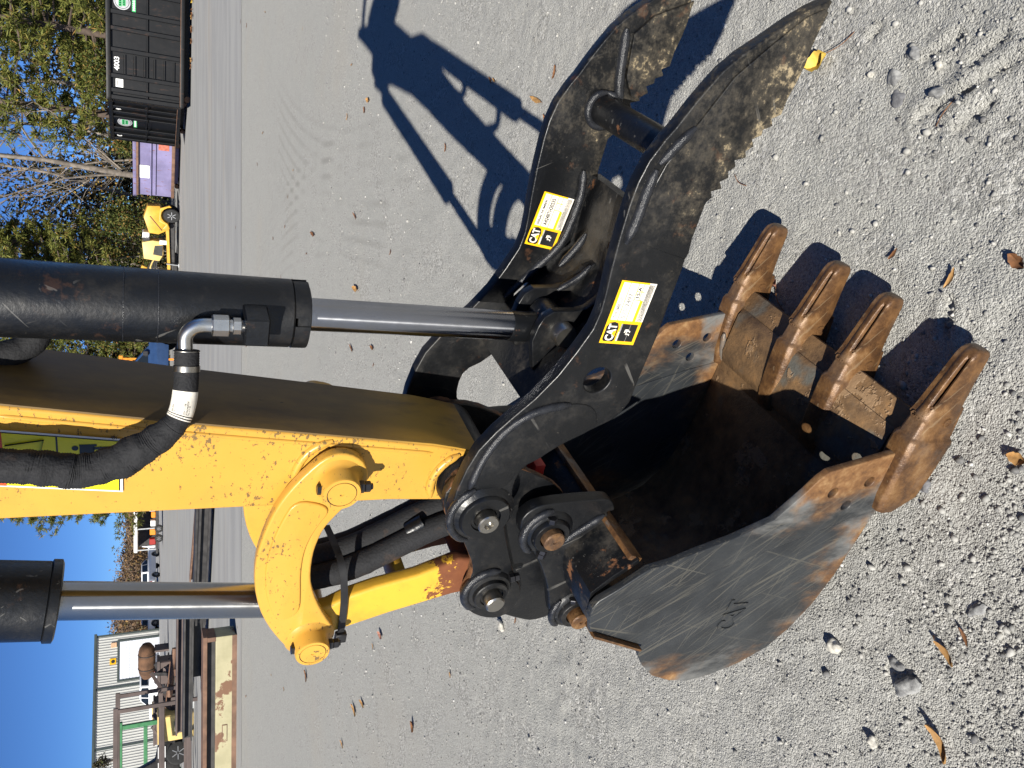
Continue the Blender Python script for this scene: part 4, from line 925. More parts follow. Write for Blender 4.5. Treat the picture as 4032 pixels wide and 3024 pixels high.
# the wood behind them, one tangled mass
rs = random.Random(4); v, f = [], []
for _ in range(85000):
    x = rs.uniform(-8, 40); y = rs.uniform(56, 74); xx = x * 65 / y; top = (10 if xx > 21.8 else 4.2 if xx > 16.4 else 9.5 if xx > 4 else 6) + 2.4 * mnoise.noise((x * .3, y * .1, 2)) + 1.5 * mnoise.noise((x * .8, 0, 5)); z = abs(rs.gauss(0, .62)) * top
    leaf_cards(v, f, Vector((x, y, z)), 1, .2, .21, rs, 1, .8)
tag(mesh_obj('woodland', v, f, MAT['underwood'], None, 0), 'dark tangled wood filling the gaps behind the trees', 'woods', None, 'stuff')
v, f = [], []
for _ in range(1100):
    x = rs.uniform(-110, 40); y = rs.uniform(190, 250); u = min(1, max(0, (-x - 20) / 45)); hh = (3.4 + 5.6 * u + 1.1 * mnoise.noise((x * .13, y * .02, 1)) + .6 * mnoise.noise((x * .5, 1, 1))) * y / 200
    for k in range(3):
        c = Vector((x + rs.gauss(0, 1), y, hh * rs.uniform(.15, .84))); leaf_cards(v, f, c, 34, 1.15, .34, rs, .8)
tag(mesh_obj('hillside_woods', v, f, MAT['hillwood'], None, 0), 'distant hillside of brown autumn woods under the sky', 'woods', None, 'stuff')
hv = []; hf = []
for i in range(41):
    x = -140 + i * 6; u = min(1, max(0, (-x - 20) / 45)); hv += [(x, 205, 0), (x, 235, 2.0 + 4.4 * u), (x, 300, 3 + 5 * u)]
for i in range(40):
    for k in range(2): hf.append((i * 3 + k, i * 3 + 3 + k, i * 3 + 4 + k, i * 3 + 1 + k))
hl = mesh_obj('hills', hv, hf, plain('hill_soil', (.06, .045, .03), .9), None, 60); hl['kind'] = 'structure'

# ---------------- roll-off containers
def mk_cont(name, col, rust, scale=1.2):
    t = NT(name); n = t.noise(scale, 5, .6); n2 = t.noise(6, 6, .7, t.map(scale=(1, 1, .3)))
    c = t.mix(t.ramp(n, .3, .7), tuple(q * .75 for q in col), tuple(q * 1.2 for q in col)); c = t.mix(t.math('MULTIPLY', t.ramp(n2, .58, .66), rust), c, (.16, .07, .035))
    return t.set(c, t.mixf(n2, .38, .6), 0, t.bump(t.noise(1.1, 3), .25, .05), .3)
MAT['cont_black'] = mk_cont('black_container_paint', (.0035, .0038, .0046), .12)
MAT['cont_purple'] = mk_cont('faded_purple_paint', (.185, .165, .29), .75, .8)
MAT['cont_rust'] = plain('rusted_rail', (.15, .085, .055), .8, 0, .3, 4)
MAT['white_sign'] = plain('white_sign', (.78, .78, .76), .5, 0, .04)
MAT['green_sign'] = plain('green_sign', (.03, .34, .10), .5, 0, .06)
MAT['silver_sign'] = plain('silver_sign', (.42, .42, .43), .4, .2, .15, 3)
MAT['red_faded'] = plain('faded_red_sign', (.40, .12, .08), .7, 0, .3, 8)
def container(loc, rz, L_, W_, H_, nrib, lab, paint, decals, ladder=None, ribs2=True):
    root = empty('roll_off_container', loc, rz); tag(root, lab, 'container', 'roll-off containers along the wood')
    MB().box(0, L_, .03, W_ - .03, .30, H_ - .12).box(.06, L_ - .06, .09, W_ - .09, H_ - .13, H_ - .115).build('body', MAT[paint], root, 35)
    MB().box(-.05, L_ + .05, -.09, .05, H_ - .15, H_).build('top_rail', MAT[paint], root, 35, .02)
    MB().box(-.05, L_ + .05, W_ - .05, W_ + .09, H_ - .15, H_).build('top_rail', MAT[paint], root, 35, .02)
    MB().box(-.05, .06, -.09, W_ + .09, H_ - .152, H_ - .004).build('end_rail', MAT[paint], root, 35, .02)
    MB().box(0, L_, -.10, .05, .26, .40).build('bottom_rail', MAT['cont_rust' if paint == 'cont_purple' else paint], root, 35, .02)
    MB().box(.02, L_ - .02, -.104, -.098, .385, .40).build('rail_edge', MAT['cont_rust'], root, 35)
    MB().box(.4, L_ - .3, .6, .75, .08, .30).build('skid', MAT[paint], root, 35); MB().box(.4, L_ - .3, W_ - .75, W_ - .6, .08, .30).build('skid', MAT[paint], root, 35)
    for k in range(2):
        for y in (.45, W_ - .55): MB().tube([(.35 + k * (L_ - .8), y, .11), (.35 + k * (L_ - .8), y + .12, .11)], .11, 18).build('roller', MAT['cont_rust'], root)
    if ribs2:
        for x in nrib:
            MB().prism([(x - .075, .40), (x + .075, .40), (x + .075, H_ - .15), (x - .075, H_ - .15)], -.075, .031).build('rib', MAT[paint], root, 35, .015, 1)
    MB().box(.05, L_ - .05, -.045, .032, H_ * .52, H_ * .52 + .06).build('belt', MAT[paint], root, 35, .01, 1)
    if ladder:
        x0, x1 = ladder
        for z in np.linspace(.65, H_ - .55, 6): MB().tube([(x0, -.11, z), (x1, -.11, z)], .016, 6).build('rung', MAT[paint], root)
    decals(root)
    return root
def sheet(parent, name, x0, x1, z0, z1, y, mat, rot=0): return MB().box(x0, x1, y - .006, y + .002, z0, z1).build(name, MAT[mat], parent, 0)
def logo(parent, x, z, y, r):
    mb = MB(); mb.prism(circle(x, z, r, 36), y - .006, y, 0); mb.prism(circle(x, z, r * .86, 36), y - .009, y - .005, 1); mb.prism(circle(x, z, r * .80, 36), y - .012, y - .008, 0)
    mb.box(x - r * .62, x + r * .62, y - .015, y - .011, z + .04 * r, z + .40 * r, 2); mb.box(x - r * .5, x + r * .5, y - .015, y - .011, z - .42 * r, z - .04 * r, 2)
    for k in range(4): mb.box(x - r * (.5 - .26 * k), x - r * (.36 - .26 * k), y - .017, y - .013, z + .12 * r, z + .32 * r, 1)
    for k in range(4): mb.box(x - r * (.4 - .22 * k), x - r * (.28 - .22 * k), y - .017, y - .013, z - .34 * r, z - .14 * r, 1)
    mb.build('round_logo_sign', [MAT['silver_sign'], MAT['lab_black'], MAT['green_sign']], parent, 0)
    mb = MB(); mb.box(x - r * 1.0, x + r * 1.0, y - .006, y, z - r * 1.62, z - r * 1.16, 0)
    for k in range(7): mb.box(x - r * (.86 - .26 * k), x - r * (.70 - .26 * k), y - .009, y - .005, z - r * 1.52, z - r * 1.26, 1)
    mb.build('slogan_sign', [MAT['green_sign'], MAT['white_sign']], parent, 0)
def number(parent, body, x, z, y, w, h):
    mb = MB(); put_text(mb, body, w, h, Matrix(((1, 0, 0, x), (0, 0, -1, y), (0, 1, 0, z), (0, 0, 0, 1))), 0, .004, .02); mb.build('number', MAT['white_sign'], parent, 0)
def dec_a(root):
    logo(root, 3.29, 2.30, .024, .27); number(root, '4003', .98, 2.40, .02, .46, .17); sheet(root, 'placard', .42, .70, 2.28, 2.52, .026, 'white_sign')
    mb = MB(); mb.box(.47, .65, .014, .018, 2.43, 2.48); mb.box(.47, .65, .014, .018, 2.36, 2.37); mb.box(.47, .60, .014, .018, 2.33, 2.34); mb.build('placard_print', MAT['lab_gray'], root, 0)
container((10.32, 31.3, 0), math.atan2(-.277, .961), 6.7, 2.2, 2.82, [.06, .30, .79, 1.67, 2.38, 2.92, 3.66, 4.4, 5.2, 6.62], 'near black roll-off container with number, placard and round green sign', 'cont_black', dec_a, (.86, 1.52))
def dec_b(root):
    logo(root, 1.16, 2.30, .024, .27); number(root, '4003', 1.92, 2.42, .02, .26, .19); number(root, '00', .14, 2.42, .02, .24, .19)
    for z0 in (1.55,):
        MB().tube(smooth_path([(.1, -.10, 1.52), (.7, -.12, 1.50), (1.2, -.13, 1.40), (1.8, -.12, 1.52), (2.6, -.10, 1.46)], 2), .014, 6).build('tarp_rope', MAT['cont_black'], root)
container((10.29, 36.16, 0), math.atan2(-2.56, .83), 2.69, 2.2, 2.86, [.06, .42, .80, 1.52, 1.86, 2.2, 2.6], 'far black roll-off container seen end-on behind the near one', 'cont_black', dec_b)
def dec_p(root):
    sheet(root, 'placard', .95, 1.62, 1.36, 1.78, -.01, 'white_sign'); sheet(root, 'faded_red_sign', 2.48, 2.80, .52, .98, .026, 'red_faded')
    MB().box(.02, 3.0, -.06, -.02, 1.28, 1.34).build('belt', MAT['cont_purple'], root, 35, .01)
    MB().box(.02, 3.0, -.10, -.02, 1.84, 1.93).build('belt', MAT['cont_rust'], root, 35, .01)
tp_ = Vector((11.42, 39.6, 0)) - Vector((9.25, 41.7, 0))
container((9.25, 41.7, 0), math.atan2(tp_.y, tp_.x), tp_.length, 1.7, 2.08, [], 'faded purple steel container with a blank white placard', 'cont_purple', dec_p, None, False)

# ---------------- vehicles
MAT['tyre'] = plain('tyre_rubber', (.018, .018, .018), .8, 0, .3, 10)
MAT['rim'] = plain('alloy_rim', (.40, .40, .40), .35, .6, .1)
MAT['glass'] = NT('dark_glass').set((.012, .016, .020), .06, 0, None, .6)
MAT['car_white'] = plain('white_car_paint', (.70, .71, .72), .25, 0, .03)
MAT['car_blue'] = plain('dark_blue_car_paint', (.030, .065, .155), .22, .2, .08)
MAT['plastic'] = plain('dark_plastic', (.03, .03, .032), .6)
MAT['lamp_red'] = plain('red_tail_lamp', (.35, .02, .015), .25); MAT['lamp_clear'] = plain('clear_head_lamp', (.62, .63, .64), .15)
def wheel(parent, x, y, r, w, sgn):
    wh = MB().lathe((x, y - w / 2, r), (0, 1, 0), [(0, r * .62), (.02, r * .92), (.06, r), (w - .06, r), (w - .02, r * .92), (w, r * .62)], 28).build('wheel', MAT['tyre'], parent)
    ys = y + sgn * (w / 2 - .02); rm = MB().lathe((x, ys, r), (0, sgn, 0), [(0, r * .62), (.02, r * .62), (.012, r * .52), (-.03, r * .45), (-.03, 0.001)], 24)
    for k in range(6): a = k * math.pi / 3; rm.bar((x + r * .1 * math.cos(a), ys, r + r * .1 * math.sin(a)), (x + r * .56 * math.cos(a), ys, r + r * .56 * math.sin(a)), .03, r * .13, 0, (0, 1, 0))
    rm.build('rim', MAT['rim'], wh)
def pickup(loc, rz, paint, lab, k=1.0):
    root = empty('pickup_truck', loc, rz); root.scale = (k, k, k); tag(root, lab, 'pickup')
    def arch(cx, r=.47): return [(cx + r * math.cos(a), .40 + r * math.sin(a)) for a in np.linspace(math.pi, 0, 11)]
    body = [(-2.85, .55)] + [(-2.3, .45)] + arch(-1.75) + [(-.9, .42)] + arch(1.85) + [(2.75, .5), (2.9, .62), (2.92, 1.0), (2.8, 1.17), (1.25, 1.24), (-2.85, 1.18)]
    MB().prism(body, -.97, .97).build('body', MAT[paint], root, 30, .035, 2)
    cab = [(1.35, 1.22), (.55, 1.86), (.2, 1.92), (-.85, 1.92), (-1.10, 1.84), (-1.22, 1.2)]
    c = MB(); n = len(cab); vv = []
    for y in (-1, 1): vv += [(x, y * (.93 if z < 1.4 else .76), z) for x, z in cab]
    c.add(vv, [tuple(range(n)), tuple(range(2 * n - 1, n - 1, -1))] + [(i, n + i, n + (i + 1) % n, (i + 1) % n) for i in range(n)]); c.build('cab', MAT[paint], root, 30, .03, 2)
    for y in (-1, 1):
        for xs_ in ([(1.12, 1.27), (.50, 1.80), (.18, 1.82), (.18, 1.27)], [(.08, 1.27), (.08, 1.82), (-.80, 1.82), (-1.02, 1.76), (-1.08, 1.27)]):
            q = [(x, y * (.93 - (z - 1.22) * .243 + .012), z) for x, z in xs_]; w2 = [(x, yy - y * .02, z) for x, yy, z in q]; m_ = len(q)
            MB().add(q + w2, [tuple(range(m_)), tuple(range(2 * m_ - 1, m_ - 1, -1))] + [(i, m_ + i, m_ + (i + 1) % m_, (i + 1) % m_) for i in range(m_)]).build('window', MAT['glass'], root, 0)
        MB().box(.85, 1.05, y * 1.0 - .09, y * 1.0 + .09, 1.25, 1.47, ch=.03).build('mirror', MAT['plastic'], root)
        for x in (-1.75, 1.85): wheel(root, x, y * .86, .40, .26, y)
        MB().box(2.70, 2.935, y * .74 - .2, y * .74 + .2, .85, 1.06, ch=.02).build('headlight', MAT['lamp_clear'], root); MB().box(-2.875, -2.80, y * .86 - .1, y * .86 + .1, .8, 1.14, ch=.02).build('tail_lamp', MAT['lamp_red'], root)
    MB().add([(1.30, -.78, 1.28), (1.30, .78, 1.28), (.60, .66, 1.84), (.60, -.66, 1.84), (1.33, -.78, 1.29), (1.33, .78, 1.29), (.63, .66, 1.85), (.63, -.66, 1.85)], [(3, 2, 1, 0), (4, 5, 6, 7), (0, 1, 5, 4), (2, 3, 7, 6), (1, 2, 6, 5), (3, 0, 4, 7)]).build('windscreen', MAT['glass'], root, 0)
    MB().add([(-1.235, -.75, 1.30), (-1.235, .75, 1.30), (-1.15, .62, 1.80), (-1.15, -.62, 1.80), (-1.20, -.75, 1.30), (-1.20, .75, 1.30), (-1.12, .62, 1.80), (-1.12, -.62, 1.80)], [(3, 2, 1, 0), (4, 5, 6, 7), (0, 1, 5, 4), (2, 3, 7, 6), (1, 2, 6, 5), (3, 0, 4, 7)]).build('rear_window', MAT['glass'], root, 0)
    MB().box(2.84, 3.0, -.9, .9, .48, .68, ch=.03).build('bumper', MAT['plastic'], root); MB().box(-3.0, -2.84, -.9, .9, .5, .66, ch=.03).build('bumper', MAT['lamp_clear'], root)
    MB().box(2.86, 2.94, -.5, .5, .78, 1.08, ch=.02).build('grille', MAT['plastic'], root)
    MB().box(-2.80, -1.26, -.80, .80, 1.10, 1.192).build('bed', MAT['plastic'], root, 0)
    return root
pickup((.35, 44.2, 0), R(8), 'car_blue', 'dark blue pickup half hidden behind the yellow arm', 1.12)
pickup((-20.9, 95, 0), R(62), 'car_white', 'white pickup seen from behind, nearest of the parked white ones', .98)
pickup((-18.2, 101, 0), R(12), 'car_white', 'white pickup parked side-on next to the white-roofed trailer', .98)
pickup((-27.2, 101, 0), R(40), 'car_white', 'white pickup parked by the corner of the metal building', .98)
pickup((-25.0, 70, 0), R(150), 'car_white', 'white pickup in front of the metal building behind the scrap', 1.0)

# ---------------- yellow machines
MAT['mach_yellow'] = plain('machine_yellow', (.55, .31, .035), .45, 0, .15, 2)
MAT['mach_pale'] = plain('pale_yellow_plastic', (.62, .45, .16), .5, 0, .1, 2)
MAT['dark_steel'] = plain('dark_oily_steel', (.03, .028, .027), .6, 0, .4, 4)
MAT['galv'] = plain('galvanised_steel', (.40, .41, .41), .45, .5, .1)
root = empty('trailer_mounted_machine', (5.59, 42.38, 0), R(-20)); root.scale = (.82, .9, .95); tag(root, 'yellow wheeled machine with slanted hood left of the purple container', 'machine')
wheel(root, 3.50, -.10, .40, .26, -1); wheel(root, 3.50, 1.5, .40, .26, 1)
MB().prism([(2.55, .62), (2.30, 1.0), (2.35, 1.45), (3.25, 1.70), (3.95, 1.52), (4.0, .95), (3.2, .62)], .05, 1.35).build('hood', MAT['mach_yellow'], root, 30, .04)
MB().prism([(2.95, .66), (2.7, .82), (2.62, .55), (2.75, .48)] + [(3.5 + .5 * math.cos(a), .40 + .5 * math.sin(a)) for a in np.linspace(math.pi, 0, 9)][1:] + [(4.1, .5), (3.9, .95), (3.1, .98)], -.22, .06).build('fender', MAT['mach_yellow'], root, 30, .02)
MB().bar((.2, .10, .50), (3.1, .10, .60), .12, .14).build('frame_beam', MAT['mach_yellow'], root); MB().bar((.2, 1.3, .50), (3.1, 1.3, .60), .12, .14).build('frame_beam', MAT['mach_yellow'], root)
MB().prism([(.65, .95), (.75, 1.70), (1.75, 1.78), (1.90, 1.28), (1.85, .78), (1.05, .76)], .12, 1.25).build('engine_cover', MAT['mach_pale'], root, 30, .05)
MB().prism([(.98, .82), (1.05, 1.26), (1.58, 1.18), (1.64, .80)], .095, .121).build('side_panel', MAT['dark_steel'], root, 0)
MB().box(1.95, 2.35, .2, 1.2, 1.42, 1.76, ch=.05).build('tank', MAT['white_plastic'], root); MB().box(1.80, 2.10, .2, 1.2, 1.40, 1.74, ch=.03).build('cooler', MAT['dark_steel'], root)
MB().bar((2.55, .03, .85), (3.35, .03, 1.42), .03, .05, 0, (0, 1, 0)).build('lift_arm', MAT['cont_rust'], root)
MB().box(1.7, 1.95, .05, .3, .62, .95).build('decal_box', MAT['white_sign'], root, 0, .01); MB().box(.4, 3.0, .2, 1.2, .2, .48).build('undercarriage', MAT['dark_steel'], root, 0, .05)
MB().tube([(.55, -.02, .62), (.50, -.02, .06)], .035, 10).box(.40, .60, -.1, .06, .0, .05).build('jack', MAT['galv'], root)
root = empty('drill_attachment', (4.45, 43.2, 0), R(-15)); tag(root, 'yellow machine with hoses, cut off by the black cylinder', 'machine')
MB().box(.2, 1.35, 0, 1.1, .30, .95, ch=.04).build('base', MAT['mach_pale'], root); MB().prism([(.75, .95), (.7, 1.5), (1.0, 1.85), (1.55, 1.7), (1.45, 1.45), (1.15, 1.4), (1.15, .95)], .1, .6).build('mast', MAT['mach_yellow'], root, 30, .04)
for k in range(5): MB().tube(smooth_path([(.9 + .12 * k, -.05, .9), (1.2 + .1 * k, -.25, 1.5 - .1 * k), (1.9 + .1 * k, -.1, 1.25 - .12 * k), (2.2, .2, .6)], 2), .035, 8).build('hydraulic_hose', MAT['mach_pale' if k == 1 else 'dark_steel'], root)
for z in (1.05, 1.2, 1.35): MB().bar((.3, -.02, z), (1.2, -.02, z), .06, .07).build('rail', MAT['mach_yellow'], root)
MB().box(.1, 2.2, .1, 1.0, .05, .32).build('skid', MAT['dark_steel'], root, 0, .04)
root = empty('breaker_attachment', (12.05, 41.8, 0), R(10)); tag(root, 'small yellow machine in the gap between black and purple containers', 'machine')
MB().prism([(-.15, 1.35), (.0, 1.85), (-.08, 2.25), (.1, 2.32), (.22, 1.95), (.55, 1.9), (.5, 1.40)], 0, .5).build('head', MAT['mach_yellow'], root, 30, .04); MB().box(-.1, .5, .1, .6, .0, 1.38).build('stand', MAT['dark_steel'], root, 0, .04); MB().box(.1, .6, -.15, .08, .8, 1.1).build('plate', MAT['mach_yellow'], root, 0, .03)
root = empty('orange_frame', (1.3, 50, 0), 0); tag(root, 'orange steel frame standing up above the blue pickup', 'frame')
MAT['orange'] = plain('orange_paint', (.72, .24, .02), .45, 0, .08)
for x in (-.5, .1): MB().box(x, x + .12, 0, .12, 0, 2.9).build('post', MAT['orange'], root, 0, .01)
MB().box(-.62, .34, -.03, .15, 2.72, 2.92).build('crossbar', MAT['orange'], root, 0, .01); MB().box(-.38, .1, .0, .1, 2.2, 2.4).build('crossbar', MAT['orange'], root, 0, .01)

# ---------------- white roofed trailer
root = empty('equipment_trailer', (-15.4, 78, 0), R(-3)); tag(root, 'white-roofed equipment trailer seen right below the pine', 'trailer')
MB().box(0, 4.4, 0, 2.2, 2.12, 2.44, ch=.06).build('roof', MAT['white_sign'], root)
for x in (.15, 2.1, 4.1): MB().box(x, x + .1, .05, .15, .5, 2.13).build('post', MAT['galv'], root, 0)
MB().box(-.2, 4.5, 0, 2.2, .42, .60).build('deck', MAT['dark_steel'], root, 0, .02); MB().box(.1, 4.3, 1.9, 2.1, .6, 2.1).build('back_wall', MAT['dark_steel'], root, 0)
for x, c in ((1.5, 'orange'), (2.3, 'white_sign'), (3.1, 'orange'), (3.7, 'white_sign'), (.6, 'red_paint')): MB().box(x, x + .55, .2, .9, .62, .62 + .35 + .3 * (x % 1), ch=.05).build('crate', MAT[c], root)
wheel(root, 1.2, .0, .36, .22, -1); wheel(root, 2.1, .0, .36, .22, -1)

# ---------------- metal building
MAT['siding'] = plain('pale_metal_siding', (.47, .47, .44), .5, 0, .04, .3); MAT['trim'] = plain('dark_green_trim', (.055, .070, .065), .5, 0, .1, .5); MAT['door_white'] = plain('white_roll_door', (.74, .76, .80), .45, 0, .03, .3)
bd = (Vector((-41.0, 92.6, 0)) - Vector((-28.4, 98, 0))).normalized()
BLD = empty('metal_building', (-28.4, 98, 0), math.atan2(bd.y, bd.x)); tag(BLD, 'pale ribbed metal building with dark trim and white roll-up door', 'building')
sgn = 1    # local x runs left along the front, local +y points towards the yard
wall = MB()
for k in range(88):   # trapezoid ribs
    x = k * .28
    if 0.75 < x < 5.0: z0 = 4.12
    else: z0 = .1
    wall.add([(x, 0, z0), (x + .17, 0, z0), (x + .20, .05, z0), (x + .25, .05, z0), (x + .28, 0, z0), (x, 0, 6.4), (x + .17, 0, 6.4), (x + .20, .05, 6.4), (x + .25, .05, 6.4), (x + .28, 0, 6.4)], [(i, i + 1, i + 6, i + 5) for i in range(4)])
wo_ = wall.build('ribbed_wall', MAT['siding'], BLD, 20); wo_['kind'] = 'stuff'
MB().box(-.05, 24.6, -14, -.02, 0, 6.38).build('shell', MAT['siding'], BLD, 0)
MB().prism([(-.3, 6.36), (24.9, 6.36), (24.9, 6.62), (-.3, 6.62)], -14.3, .22).build('eave', MAT['trim'], BLD, 0, .03)
for x in (-.12, 5.5, 11.6, 17.6): MB().box(x, x + .22, -.05, .09, 0, 6.36).build('corner_trim' if x < 0 else 'downpipe', MAT['trim'], BLD, 0, .02)
for x0, x1, z0, z1 in ((.62, .84, 0, 4.3), (4.92, 5.14, 0, 4.3), (.841, 4.919, 4.10, 4.3)): MB().box(x0, x1, -.02, .10, z0, z1).build('door_trim', MAT['trim'], BLD, 0, .02)
dr = MB().box(.84, 4.92, -.01, .02, 0, 4.1).build('roll_door', MAT['door_white'], BLD, 0)
for z in np.arange(.1, 4.05, .33): MB().box(.85, 4.91, .015, .05, z, z + .29).build('slat', MAT['door_white'], dr, 0, .02, 1)
MB().box(2.55, 3.20, .06, .10, 4.42, 5.05).build('yellow_sign', MAT['lab_yellow'], BLD, 0); MB().prism(circle(2.88, 4.72, .19, 16), .09, .115).build('sign_print', MAT['dark_steel'], BLD, 0)
MB().box(.85, 1.40, .06, .14, 4.35, 4.95, ch=.03).build('wall_lamp_plate', plain('peach_plate', (.62, .40, .24), .5), BLD)
# ---------------- yard clutter before the building
MAT['brown_steel'] = plain('brown_primer_steel', (.085, .062, .055), .6, 0, .25, 1.5)
root = empty('steel_rack', (-10.35, 27.5, 0), R(188)); tag(root, 'brown welded steel rack frame at the picture edge', 'rack')
for x in (0, 3.4):
    for y in (0, -2.2): MB().box(x, x + .12, y, y + .12, 0, 2.34).build('post', MAT['brown_steel'], root, 0, .01)
for y in (0, -2.2):
    MB().box(-.05, 3.6, y - .002, y + .122, 2.34, 2.48).build('top_bar', MAT['brown_steel'], root, 0, .01); MB().box(.12, 3.4, y + .01, y + .11, 1.0, 1.14).build('middle_bar', MAT['brown_steel'], root, 0, .01); MB().box(.12, 3.4, y + .01, y + .11, .2, .34).build('lower_bar', MAT['brown_steel'], root, 0, .01)
shrub('brush_clump', (-11.9, 27.4, 2.48), .5, .28, 'dark dried brush clump lying on top of the brown rack', 130, 500, 'underwood', .06)
root = empty('green_gantry', (-15.8, 40, 0), R(184)); tag(root, 'green steel gantry frame behind the brown rack', 'frame'); MAT['green_steel'] = plain('green_paint', (.035, .16, .06), .5)
MB().box(0, .2, 0, .2, 0, 2.5).build('post', MAT['green_steel'], root, 0, .02); MB().box(2.4, 2.6, 0, .2, 0, 2.5).build('post', MAT['green_steel'], root, 0, .02); MB().box(-.15, 2.75, -.02, .22, 2.5, 2.72).build('beam', MAT['green_steel'], root, 0, .02); MB().box(.2, 2.4, .02, .18, 1.45, 1.62).build('brace', MAT['green_steel'], root, 0, .02)
root = empty('skid_loader', (-15.2, 33, 0), R(20)); tag(root, 'dark loader with white decals parked behind the brown rack', 'loader')
MB().prism([(-1.9, .35), (-1.9, 1.0), (-1.3, 1.35), (-1.1, 2.05), (.2, 2.1), (.55, 1.2), (1.5, 1.0), (1.6, .35)], -.8, .8).build('body', MAT['dark_steel'], root, 30, .06)
for x in (-1.2, .7):
    for y in (-.95, .95): wheel(root, x, y, .42, .3, 1 if y > 0 else -1)
MB().prism([(1.5, .1), (2.4, .1), (2.5, .2), (1.8, .9), (1.5, .9)], -.95, .95).build('bucket', MAT['brown_steel'], root, 30, .03); MB().box(.6, 1.0, -.83, -.81, .85, 1.12).build('decal', MAT['white_sign'], root, 0); MB().box(.0, .45, -.83, -.81, .85, 1.12).build('decal', MAT['white_sign'], root, 0)
root = empty('traffic_cone', (-16.6, 38.5, 0), 0); tag(root, 'orange and white traffic cone beside the green gantry', 'cone')
MB().lathe((0, 0, .03), (0, 0, 1), [(0, .17), (.3, .11), (.68, .03)], 16).build('cone', MAT['orange'], root); MB().box(-.2, .2, -.2, .2, 0, .035).build('base', MAT['orange'], root, 0); MB().lathe((0, 0, .30), (0, 0, 1), [(0, .118), (.14, .090)], 16).build('reflective_band', MAT['white_sign'], root)
# the long tan steel box lying in the yard
def mk_tan():
    t = NT('tan_painted_steel'); n = t.noise(1.6, 6, .65); n2 = t.noise(9, 5, .7)
    c = t.mix(t.ramp(n, .35, .65), (.29, .265, .155), (.37, .335, .205)); c = t.mix(t.ramp(t.math('ADD', n, t.math('MULTIPLY', n2, .25)), .70, .74), c, (.15, .075, .04))
    return t.set(c, .6, 0, t.bump(n2, .2, .01))
MAT['tan'] = mk_tan(); root = empty('trench_shield_panel', (-4.76, 15.45, 0), R(176)); tag(root, 'long tan steel panel with rusty top rail lying at the picture edge', 'steel panel')
MB().box(0, 6.2, -.5, 0, .02, .38).build('face', MAT['tan'], root, 0, .012); MB().box(.02, 6.2, -.45, -.12, .37, .53).build('web', MAT['dark_steel'], root, 0); MB().box(-.02, 6.2, -.52, .01, .53, .60).build('top_rail', MAT['cont_rust'], root, 0, .008); MB().box(.0, 6.2, .001, .012, .0, .09).build('lower_strip', MAT['cont_rust'], root, 0)
MB().box(.0, .08, -.5, .004, .38, .53).build('end_plate', MAT['cont_rust'], root, 0)
pk = [(1.72, .17), (2.02, .17), (2.02, .25), (1.72, .25)]; MB().box(1.72, 2.06, -.01, .008, .165, .265).build('pocket_rim', MAT['cont_rust'], root, 0, .01); MB().box(1.74, 2.04, -.01, .0095, .18, .25).build('pocket', MAT['tan'], root, 0)
# beams and plates lying on the ground
for i, (a, b, w, h, mt, lab) in enumerate((((-2.2, 20.1, .12), (-6.4, 22.4, .12), .35, .22, 'dark_steel', 'long dark steel beam lying nearest in the stack left of the chrome rod'),
        ((-2.9, 20.9, .14), (-8.2, 23.4, .14), .5, .26, 'dark_steel', 'wide dark steel plate stack behind the nearest dark beam'),
        ((-3.1, 21.6, .10), (-4.9, 23.6, .10), .16, .16, 'galv', 'pale grey steel bar lying across the beams'),
        ((-3.0, 22.8, .10), (-6.2, 26.5, .10), .25, .18, 'cont_rust', 'rusty steel bar farthest behind the pale bar'),
        ((-6.1, 22.4, .42), (-9.8, 23.2, .42), .45, .2, 'dark_steel', 'dark beam resting on the stack right of the tan panel'),
        ((-5.9, 23.6, .55), (-10.2, 24.6, .55), .4, .2, 'brown_steel', 'brown steel beam on top of the stack'))):
    mb = MB(); A_, B_ = Vector(a), Vector(b); mb.bar(A_, B_, w, h * .22).bar(A_ + Vector((0, 0, h)), B_ + Vector((0, 0, h)), w, h * .22).bar(A_ + Vector((0, 0, h / 2)), B_ + Vector((0, 0, h / 2)), w * .25, h)
    o = mb.build('steel_beam', MAT[mt], None, 0); tag(o, lab, 'beam', 'steel beams lying in the yard')
root = empty('brush_roll', (-19.5, 60, 0), R(172)); tag(root, 'big brown rolled bundle on a stand before the white door', 'bundle'); MAT['brown_roll'] = plain('brown_matting', (.10, .052, .028), .9, 0, .4, 2, .05)
rb = MB(); pts = [(-1.25 + .25 * i, 0, 1.42) for i in range(11)]; rb.tube(pts, [.28, .46, .54, .56, .57, .56, .57, .55, .52, .44, .30], 18); o = rb.build('roll', MAT['brown_roll'], root, 60)
for x in (-.5, .5): MB().lathe((x, 0, 1.42), (1, 0, 0), [(-.03, .57), (0, .585), (.03, .57)], 24).build('strap', MAT['dark_steel'], root)
for x in (-.9, .8): MB().box(x, x + .15, -.5, .5, 0, .92).build('stand', MAT['brown_steel'], root, 0, .01)
rs = random.Random(21); shapes_mat = ['brown_steel', 'dark_steel', 'cont_rust', 'dark_steel', 'galv', 'dark_steel', 'brown_steel', 'mach_pale']
kinds = ('bent bar', 'tube', 'upright plate', 'crate'); scrap = []
